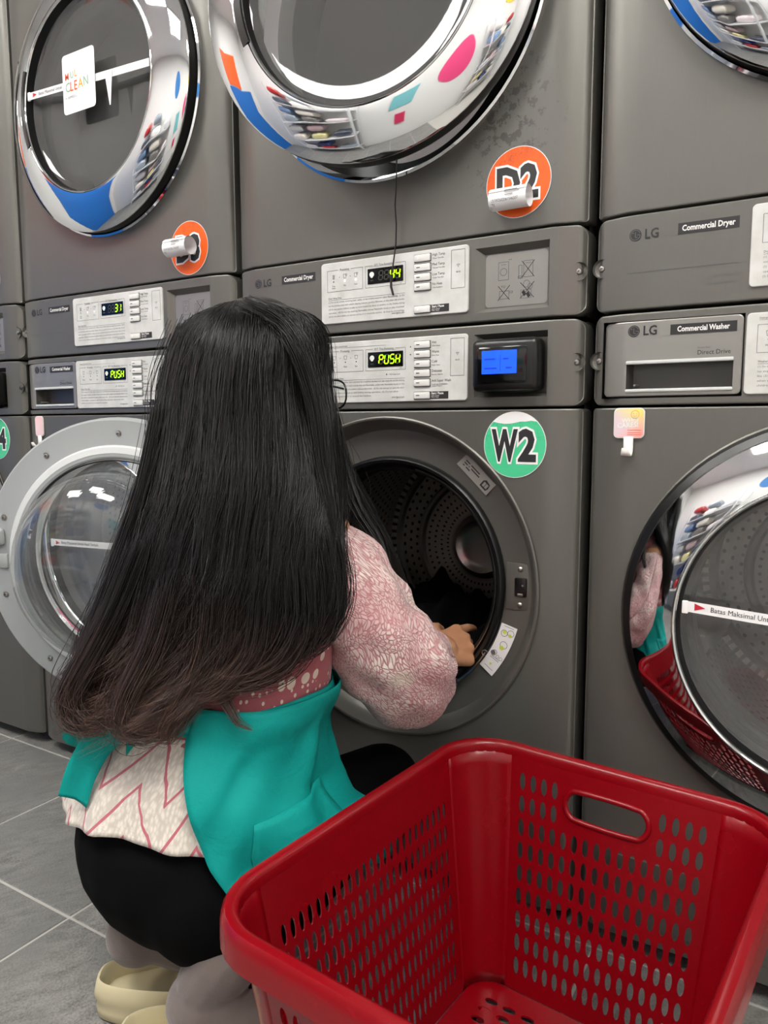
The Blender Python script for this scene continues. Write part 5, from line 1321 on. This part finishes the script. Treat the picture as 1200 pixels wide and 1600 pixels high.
# ---- hair: a lot of fine strands in one mesh, over a closed dark underlayer
def hair_mat():
    m = mat('black_brown_hair', (14, 12, 12), .30); t = NT(m); uv = t.n('ShaderNodeUVMap').outputs[0]; s_ = t.n('ShaderNodeSeparateXYZ'); t.l(uv, s_.inputs[0])
    k = t.ramp(s_.outputs[1], .64, 1.0); c = t.mix(k, (.0030, .0028, .0028), lin((74, 53, 47)))
    c2 = t.mix(k, (.014, .0135, .0135), lin((134, 102, 88))); t.color(t.mix(s_.outputs[0], c, c2))
    t.b.inputs['Specular IOR Level'].default_value = .5; return m
M['hair'] = hair_mat()
HG = np.array([[[-0.4442,-0.3126,0.9984],[-0.4279,-0.3186,0.9984],[-0.4148,-0.3216,0.9987],[-0.4031,-0.3231,0.9989],[-0.393,-0.3232,0.999],[-0.3843,-0.3217,0.999],[-0.3772,-0.3186,0.999],[-0.3715,-0.3138,0.999],[-0.3672,-0.3073,0.9989],[-0.3643,-0.2992,0.9988],[-0.3626,-0.2896,0.9986],[-0.3622,-0.2782,0.9983],[-0.3643,-0.2635,0.9982]],[[-0.4721,-0.326,0.9827],[-0.4381,-0.3411,0.9805],[-0.4114,-0.3498,0.9792],[-0.3884,-0.3553,0.9781],[-0.3688,-0.3578,0.9772],[-0.3528,-0.3568,0.9767],[-0.3402,-0.352,0.9764],[-0.3311,-0.3434,0.9766],[-0.3252,-0.3307,0.9772],[-0.3224,-0.314,0.978],[-0.3224,-0.2933,0.9792],[-0.3251,-0.2683,0.9807],[-0.3335,-0.2348,0.9831]],[[-0.4915,-0.3421,0.9515],[-0.448,-0.3607,0.9472],[-0.4138,-0.3716,0.9441],[-0.3842,-0.379,0.9416],[-0.3591,-0.3825,0.9398],[-0.3386,-0.3817,0.9386],[-0.3229,-0.376,0.9382],[-0.3118,-0.3651,0.9386],[-0.3051,-0.3484,0.9398],[-0.3028,-0.326,0.9417],[-0.3043,-0.2976,0.9445],[-0.3098,-0.2625,0.9481],[-0.3233,-0.2147,0.9534]],[[-0.5004,-0.3621,0.8871],[-0.4546,-0.3795,0.8849],[-0.4184,-0.3895,0.8834],[-0.3869,-0.396,0.8821],[-0.36,-0.3987,0.8812],[-0.3379,-0.3972,0.8806],[-0.3207,-0.3907,0.8804],[-0.3083,-0.3788,0.8806],[-0.3006,-0.3611,0.8811],[-0.2974,-0.3373,0.8821],[-0.2982,-0.3071,0.8835],[-0.3031,-0.27,0.8853],[-0.3163,-0.2192,0.888]],[[-0.5,-0.3835,0.8141],[-0.4518,-0.3999,0.8145],[-0.4139,-0.4085,0.8148],[-0.3812,-0.4133,0.8151],[-0.3534,-0.4143,0.8152],[-0.3303,-0.4111,0.8153],[-0.3118,-0.4034,0.8153],[-0.2975,-0.391,0.8152],[-0.2872,-0.3736,0.8151],[-0.2803,-0.3512,0.8148],[-0.2765,-0.324,0.8146],[-0.2754,-0.2914,0.8142],[-0.2804,-0.2485,0.8137]],[[-0.5089,-0.4045,0.7421],[-0.4531,-0.4234,0.7457],[-0.4105,-0.4326,0.7481],[-0.3749,-0.4369,0.7498],[-0.3452,-0.4366,0.751],[-0.3207,-0.4319,0.7516],[-0.3006,-0.4228,0.7518],[-0.2841,-0.4097,0.7516],[-0.2705,-0.393,0.751],[-0.2588,-0.3734,0.7501],[-0.2484,-0.3512,0.749],[-0.2387,-0.327,0.7477],[-0.2314,-0.2983,0.746]],[[-0.523,-0.4287,0.6708],[-0.4618,-0.4487,0.6781],[-0.4161,-0.4579,0.6827],[-0.3787,-0.4614,0.6861],[-0.348,-0.4599,0.6882],[-0.3228,-0.4538,0.6894],[-0.3019,-0.4437,0.6897],[-0.284,-0.4304,0.6893],[-0.2679,-0.4148,0.6886],[-0.2525,-0.3979,0.6876],[-0.237,-0.3808,0.6866],[-0.2206,-0.3643,0.6857],[-0.2035,-0.3484,0.685]],[[-0.5328,-0.4559,0.6013],[-0.469,-0.4744,0.612],[-0.4214,-0.4824,0.6188],[-0.3826,-0.4847,0.6237],[-0.3507,-0.4821,0.6268],[-0.3244,-0.4749,0.6284],[-0.3024,-0.464,0.6289],[-0.2832,-0.4501,0.6284],[-0.2656,-0.4343,0.6274],[-0.2484,-0.4176,0.6263],[-0.2306,-0.4011,0.6252],[-0.2116,-0.386,0.6245],[-0.1911,-0.3726,0.6243]],[[-0.5438,-0.4836,0.5331],[-0.4799,-0.4994,0.5466],[-0.432,-0.5055,0.5553],[-0.3928,-0.5063,0.5614],[-0.3603,-0.5026,0.5653],[-0.3334,-0.4946,0.5674],[-0.3105,-0.4831,0.568],[-0.2905,-0.4688,0.5675],[-0.2721,-0.4527,0.5662],[-0.2541,-0.4356,0.5647],[-0.2356,-0.4188,0.5633],[-0.2159,-0.4032,0.5624],[-0.1948,-0.3891,0.5621]],[[-0.5472,-0.5041,0.4836],[-0.485,-0.5184,0.4989],[-0.4382,-0.5235,0.5088],[-0.3998,-0.5238,0.5157],[-0.368,-0.5197,0.5202],[-0.3416,-0.5117,0.5225],[-0.3191,-0.5003,0.5232],[-0.2995,-0.4864,0.5226],[-0.2815,-0.4706,0.5212],[-0.2639,-0.454,0.5195],[-0.2458,-0.4375,0.5178],[-0.2265,-0.4221,0.5168],[-0.2061,-0.4081,0.5163]],[[-0.5377,-0.5211,0.4457],[-0.4797,-0.5332,0.4614],[-0.4358,-0.5371,0.4716],[-0.3995,-0.5366,0.4788],[-0.3693,-0.5322,0.4834],[-0.344,-0.5242,0.4859],[-0.3225,-0.5132,0.4866],[-0.3036,-0.4998,0.4859],[-0.2862,-0.4847,0.4845],[-0.2692,-0.4688,0.4826],[-0.2519,-0.453,0.4808],[-0.2336,-0.438,0.4796],[-0.2143,-0.424,0.4788]],[[-0.4948,-0.5332,0.4235],[-0.4509,-0.5412,0.4362],[-0.4169,-0.5431,0.4444],[-0.3883,-0.5418,0.4502],[-0.364,-0.5375,0.4541],[-0.3433,-0.5306,0.4561],[-0.3255,-0.5214,0.4567],[-0.3097,-0.5103,0.4562],[-0.2953,-0.4977,0.4548],[-0.2816,-0.4843,0.453],[-0.2679,-0.4706,0.4511],[-0.2537,-0.4572,0.4493],[-0.2393,-0.4436,0.4476]]])
LOCKS = [[(-0.3663, -0.2399, 0.9629), (-0.3429, -0.2079, 0.9177), (-0.3352, -0.2003, 0.8513), (-0.3109, -0.1957, 0.7745), (-0.2764, -0.1731, 0.6965), (-0.2418, -0.1609, 0.6286), (-0.2148, -0.1528, 0.5656)], [(-0.3379, -0.2394, 0.9246), (-0.3173, -0.2248, 0.8506), (-0.2995, -0.2121, 0.7754), (-0.2707, -0.215, 0.7104), (-0.2333, -0.2111, 0.6558), (-0.2139, -0.2285, 0.6134), (-0.2161, -0.2675, 0.5973), (-0.2323, -0.2913, 0.582)], [(-0.5131, -0.2942, 0.9668), (-0.5563, -0.2955, 0.8917), (-0.5656, -0.3013, 0.8029), (-0.5706, -0.3163, 0.7135), (-0.5779, -0.3315, 0.634)], [(-0.4928, -0.3801, 0.8502), (-0.4899, -0.4163, 0.7437), (-0.4977, -0.4585, 0.6413), (-0.4998, -0.508, 0.5457), (-0.5075, -0.5331, 0.4819), (-0.4826, -0.5454, 0.4521), (-0.4377, -0.5415, 0.4518)], [(-0.338, -0.4781, 0.6435), (-0.3231, -0.4851, 0.5666), (-0.3035, -0.485, 0.5215), (-0.2817, -0.4814, 0.4923), (-0.2658, -0.4802, 0.4727), (-0.2502, -0.4719, 0.4634)], [(-0.4367, -0.4766, 0.6668), (-0.4479, -0.5117, 0.588), (-0.4655, -0.5427, 0.5262), (-0.4757, -0.5595, 0.4918), (-0.4685, -0.5642, 0.4674), (-0.4464, -0.5581, 0.4558), (-0.4203, -0.547, 0.4632), (-0.4131, -0.5404, 0.4789)], [(-0.3606, -0.4941, 0.6279), (-0.3671, -0.5166, 0.5598), (-0.3817, -0.5408, 0.5079), (-0.3842, -0.5527, 0.4752), (-0.3678, -0.5481, 0.4611), (-0.3448, -0.5359, 0.4641), (-0.3345, -0.5278, 0.477)], [(-0.3061, -0.4731, 0.6222), (-0.3051, -0.4876, 0.554), (-0.3181, -0.5051, 0.5088), (-0.3304, -0.5214, 0.4797), (-0.3351, -0.528, 0.461), (-0.3459, -0.5353, 0.4557)], [(-0.2046, -0.3734, 0.68), (-0.1915, -0.3775, 0.6333), (-0.1904, -0.3879, 0.595), (-0.2013, -0.4043, 0.5665), (-0.2188, -0.4229, 0.5524), (-0.2387, -0.439, 0.5502)], [(-0.2208, -0.4118, 0.6443), (-0.2133, -0.4202, 0.591), (-0.2249, -0.4365, 0.5494), (-0.2507, -0.4577, 0.5269), (-0.2794, -0.4772, 0.5219), (-0.2998, -0.4884, 0.5327)], [(-0.4749, -0.5054, 0.5831), (-0.4858, -0.5313, 0.5282), (-0.4906, -0.5449, 0.493), (-0.4739, -0.543, 0.4743), (-0.4547, -0.5363, 0.4802)], [(-0.253, -0.4462, 0.6232), (-0.254, -0.4586, 0.5625), (-0.2767, -0.4801, 0.5232), (-0.3012, -0.4987, 0.506), (-0.3243, -0.5126, 0.5084)], [(-0.3485, -0.3562, 0.9832), (-0.29, -0.3427, 0.9476), (-0.2567, -0.3334, 0.8646), (-0.2353, -0.3431, 0.7821), (-0.2122, -0.3552, 0.7181), (-0.1944, -0.3703, 0.6561)]]
LW = [0.0075, 0.005, 0.012, 0.006, 0.004, 0.009, 0.01, 0.01, 0.01, 0.011, 0.005, 0.01, 0.006]; LN = [420, 160, 400, 260, 60, 260, 300, 260, 260, 300, 90, 220, 120]
LC = [(0, .75), (.1, .8), (0, .7), (.3, 1.0), (.7, 1.0), (.6, 1.), (.66, 1.), (.66, 1.), (.45, .85), (.55, .95), (.7, 1.), (.6, 1.), (0, .6)]

rng = np.random.default_rng(11)
def resample(G, lv, s):
    """G: levels x columns x 3 ; lv float array of levels ; s column position 0..1"""
    nl, nc, _ = G.shape; x = np.clip(s, 0, 1) * (nc - 1); c0 = np.minimum(x.astype(int), nc - 2); fx = (x - c0)[:, None]
    y = np.clip(lv, 0, nl - 1.0001); r0 = y.astype(int); fy = (y - r0)[:, None]
    def cr(r):
        r = np.clip(r, 0, nl - 1); return G[r, c0] * (1 - fx) + G[r, c0 + 1] * fx
    p0, p1, p2, p3 = cr(r0 - 1), cr(r0), cr(r0 + 1), cr(r0 + 2)
    return .5 * (2 * p1 + (p2 - p0) * fy + (2 * p0 - 5 * p1 + 4 * p2 - p3) * fy ** 2 + (3 * p1 - p0 - 3 * p2 + p3) * fy ** 3)
HV, HF, HU = [], [], []; hv0 = 0
def add_strands(P, rad, tone, vend=1.0, v0=0.):
    """P: n x k x 3 points"""
    global hv0
    n, k, _ = P.shape; d = np.gradient(P, axis=1); d /= np.linalg.norm(d, axis=2, keepdims=True) + 1e-9
    ref = np.array([.52, -.85, .1]); a = np.cross(d, ref); a /= np.linalg.norm(a, axis=2, keepdims=True) + 1e-9; b = np.cross(d, a)
    t = np.linspace(0, 1, k)[None, :, None]; r = rad[:, None, None] * np.clip(1.15 - t ** 3 * 1.0, .12, 1)
    ring = np.stack([P + r * (a * math.cos(q) + b * math.sin(q)) for q in (0, 2 * pi / 3, 4 * pi / 3)], axis=2)
    HV.append(ring.reshape(-1, 3)); idx = hv0 + np.arange(n * k * 3).reshape(n, k, 3)
    for q in range(3):
        q2 = (q + 1) % 3; HF.append(np.stack([idx[:, :-1, q], idx[:, :-1, q2], idx[:, 1:, q2], idx[:, 1:, q]], axis=-1).reshape(-1, 4))
    ve = np.broadcast_to(np.asarray(vend).reshape(-1, 1), (n, 1)) if np.ndim(vend) else np.full((n, 1), vend)
    vv = np.repeat((v0 + np.linspace(0, 1, k)[None, :] * (ve - v0))[:, :, None], 3, 2); uu = np.repeat(np.repeat(tone[:, None], k, 1)[:, :, None], 3, 2)
    HU.append(np.stack([uu, vv], axis=-1).reshape(-1, 2)); hv0 += n * k * 3
def end_level(s):
    return np.interp(s, [0, .1, .3, .45, .55, .68, .78, .9, 1.], [10.6, 10.8, 10.8, 10.4, 9.8, 9.3, 8.8, 8.3, 8.0])
VIEW = np.array([-.52, .85, 0.])
def curtain(G, n, k, seed, depth, amp, curl, endf, rad0=.00055, fly=0.):
    g = np.random.default_rng(seed); nc = 110; cs = g.random(nc); s = g.random(n); ci = g.integers(0, nc, n)
    near = np.abs(s[:, None] - cs[None, :]).argmin(1); cl = cs[near]; e = endf(s) - g.random(n) ** 3 * 1.6
    ph = g.random(nc) * 6.28; wl = g.uniform(.8, 1.5, nc); dep = g.random(n) ** 1.5 * depth; P = np.zeros((n, k, 3))
    tone = np.clip(g.random(n) ** 2 * .7 + g.normal(0, .18, nc)[near], 0, 1); cdep = g.normal(0, .0065, nc); off = g.normal(0, 1, (n, 3)) * .0030; fa = g.normal(0, 1, n); fb = g.random(n) * 6.28
    for j in range(k):
        t = j / (k - 1); lv = t * e; pull = .72 * np.clip((lv - 1.5) / 6, 0, 1); ss = s * (1 - pull) + cl * pull
        ss = ss + .020 * np.sin(ph[near] + lv * wl[near] * 1.1) * np.clip(lv / 5, 0, 1)
        p = resample(G, lv, ss); q = np.clip((lv - 6.) / 4.5, 0, 1) ** 1.5
        w_ = np.stack([np.sin(ph[near] + lv * 2.3 * wl[near]), np.cos(ph[near] + lv * 2.3 * wl[near]), .35 * np.sin(ph[near] * 2 + lv * 1.7)], 1) * (curl * q * (.6 + .9 * wl[near]))[:, None]
        fr = np.stack([np.sin(fb + lv * 1.3), np.cos(fb * 1.7 + lv), .0 * fb], 1) * (np.abs(fa) * fly * np.clip(lv / 3, 0, 1))[:, None]
        P[:, j] = p + w_ + off * np.clip(lv / 2, .15, 1)[:, None] * (amp) + VIEW[None] * dep[:, None] * np.clip(lv / 2.5, 0, 1)[:, None] + fr + VIEW[None] * (cdep[near] * np.clip((lv - 1) / 3, 0, 1))[:, None]
    add_strands(P, g.uniform(.7, 1.3, n) * rad0, tone, e / 11.)
curtain(HG, 5600, 24, 1, .032, 1.2, .018, end_level)
curtain(HG, 1100, 24, 2, .010, 1.8, .020, end_level, .00036, .007)
# locks in front of the shoulders
def lock(pts, n, seed, wid, v0, v1, k=18, tip=.35):
    g = np.random.default_rng(seed); pts = np.array(pts); m = len(pts); P = np.zeros((n, k, 3)); o = g.normal(0, 1, (n, 3)) * wid; e = 1 - g.random(n) ** 2 * .35
    for j in range(k):
        x = j / (k - 1) * e * (m - 1.001); i0 = np.minimum(x.astype(int), m - 2); f = (x - i0)[:, None]; c = lambda q: pts[np.clip(q, 0, m - 1)]
        p0, p1, p2, p3 = c(i0 - 1), c(i0), c(i0 + 1), c(i0 + 2)
        p = .5 * (2 * p1 + (p2 - p0) * f + (2 * p0 - 5 * p1 + 4 * p2 - p3) * f ** 2 + (3 * p1 - p0 - 3 * p2 + p3) * f ** 3)
        P[:, j] = p + o * np.interp(j / (k - 1), [0, .3, .8, 1], [1, 1, .7, tip])
    add_strands(P, g.uniform(.7, 1.3, n) * .0005, g.random(n) ** 2 * .7, v1, v0)
for i, L in enumerate(LOCKS): lock(L, LN[i], 20 + i, LW[i], *LC[i])
# underlayer sheet behind the strands
nl, nc = HG.shape[:2]; kk = 9.2; base = []
UL = [(lv, c) for lv in np.linspace(0, 9.6, 40) for c in np.linspace(0, 1, 24)]
lv = np.array([q[0] for q in UL]); ss = np.array([q[1] for q in UL]); lim = end_level(ss) - 1.0
pts = resample(HG, np.minimum(lv, lim), ss) + VIEW[None] * (.016 + .010 * np.clip(lv / 3, 0, 1))[:, None]
HV.append(pts); HU.append(np.stack([np.zeros(len(pts)), lv / 11. * .8], 1)); o = hv0
HF.append(np.array([(o + i * 24 + j, o + i * 24 + j + 1, o + (i + 1) * 24 + j + 1, o + (i + 1) * 24 + j) for i in range(39) for j in range(23)])); hv0 += len(pts)
# cap over the skull, open at the face
cv, cf = ellipsoid(hp(0, -.010, .022), (.083, .101, .106), rotB, 40, 28)
keep = []
for q in cf:
    c = sum((Vector(cv[k]) for k in q), Vector()) / len(q) - HEAD; fx, z = c.dot(FD), c.z
    if not (fx > .035 and z < .070) and z > -.085: keep.append(q)
keep = [q for q in keep if len(q) == 4]
HV.append(np.array([tuple(p) for p in cv])); HU.append(np.tile([[.1, .05]], (len(cv), 1))); HF.append(np.array(keep) + hv0); hv0 += len(cv)
A = np.concatenate(HV) - np.array(PO); Fc = np.concatenate(HF); U = np.concatenate(HU)
me = bpy.data.meshes.new('hair'); me.vertices.add(len(A)); me.vertices.foreach_set('co', A.astype(np.float32).ravel())
me.loops.add(Fc.size); me.loops.foreach_set('vertex_index', Fc.astype(np.int32).ravel()); me.polygons.add(len(Fc)); me.polygons.foreach_set('loop_start', np.arange(0, Fc.size, 4, dtype=np.int32))
me.update(calc_edges=True); ul = me.uv_layers.new(name='UVMap'); ul.data.foreach_set('uv', U[Fc.ravel()].astype(np.float32).ravel()); me.validate(); me.materials.append(M['hair']); me.shade_smooth()
ho = bpy.data.objects.new('hair', me); COL.objects.link(ho); ho.parent = person

# dark laundry in the open drum
def laundry_pile():
    n, m_ = 40, 18; v = []; f = []; g = random.Random(5)
    for i in range(m_ + 1):
        y = .12 + .27 * i / m_
        for k in range(n + 1):
            t = k / n * 2 - 1; x = t * .19; zb = -math.sqrt(max(.236 ** 2 - x * x, 0)); top = -.105 + .022 * math.sin(5 * t + 9 * y) + .016 * math.sin(11 * t - 21 * y) + .02 * math.cos(17 * y) + .010 * math.sin(27 * t + 31 * y)
            e = min(1, (1 - abs(t)) * 5) * min(1, i / 2.5, (m_ - i) / 2.5); z = max(zb, zb + (top - zb) * (e ** .5)) if top > zb else zb
            v.append((-.35 + x, y, CZ + z))
    for i in range(m_):
        for k in range(n): f.append((i * (n + 1) + k, i * (n + 1) + k + 1, (i + 1) * (n + 1) + k + 1, (i + 1) * (n + 1) + k))
    mb = MB(); mb.add(v, f, 'leggings'); o = mb.build('dark_laundry', None, 80); so = o.modifiers.new('t', 'SOLIDIFY'); so.thickness = .004; tag(o, 'heap of black laundry lying in the open W2 drum', 'laundry')
laundry_pile()
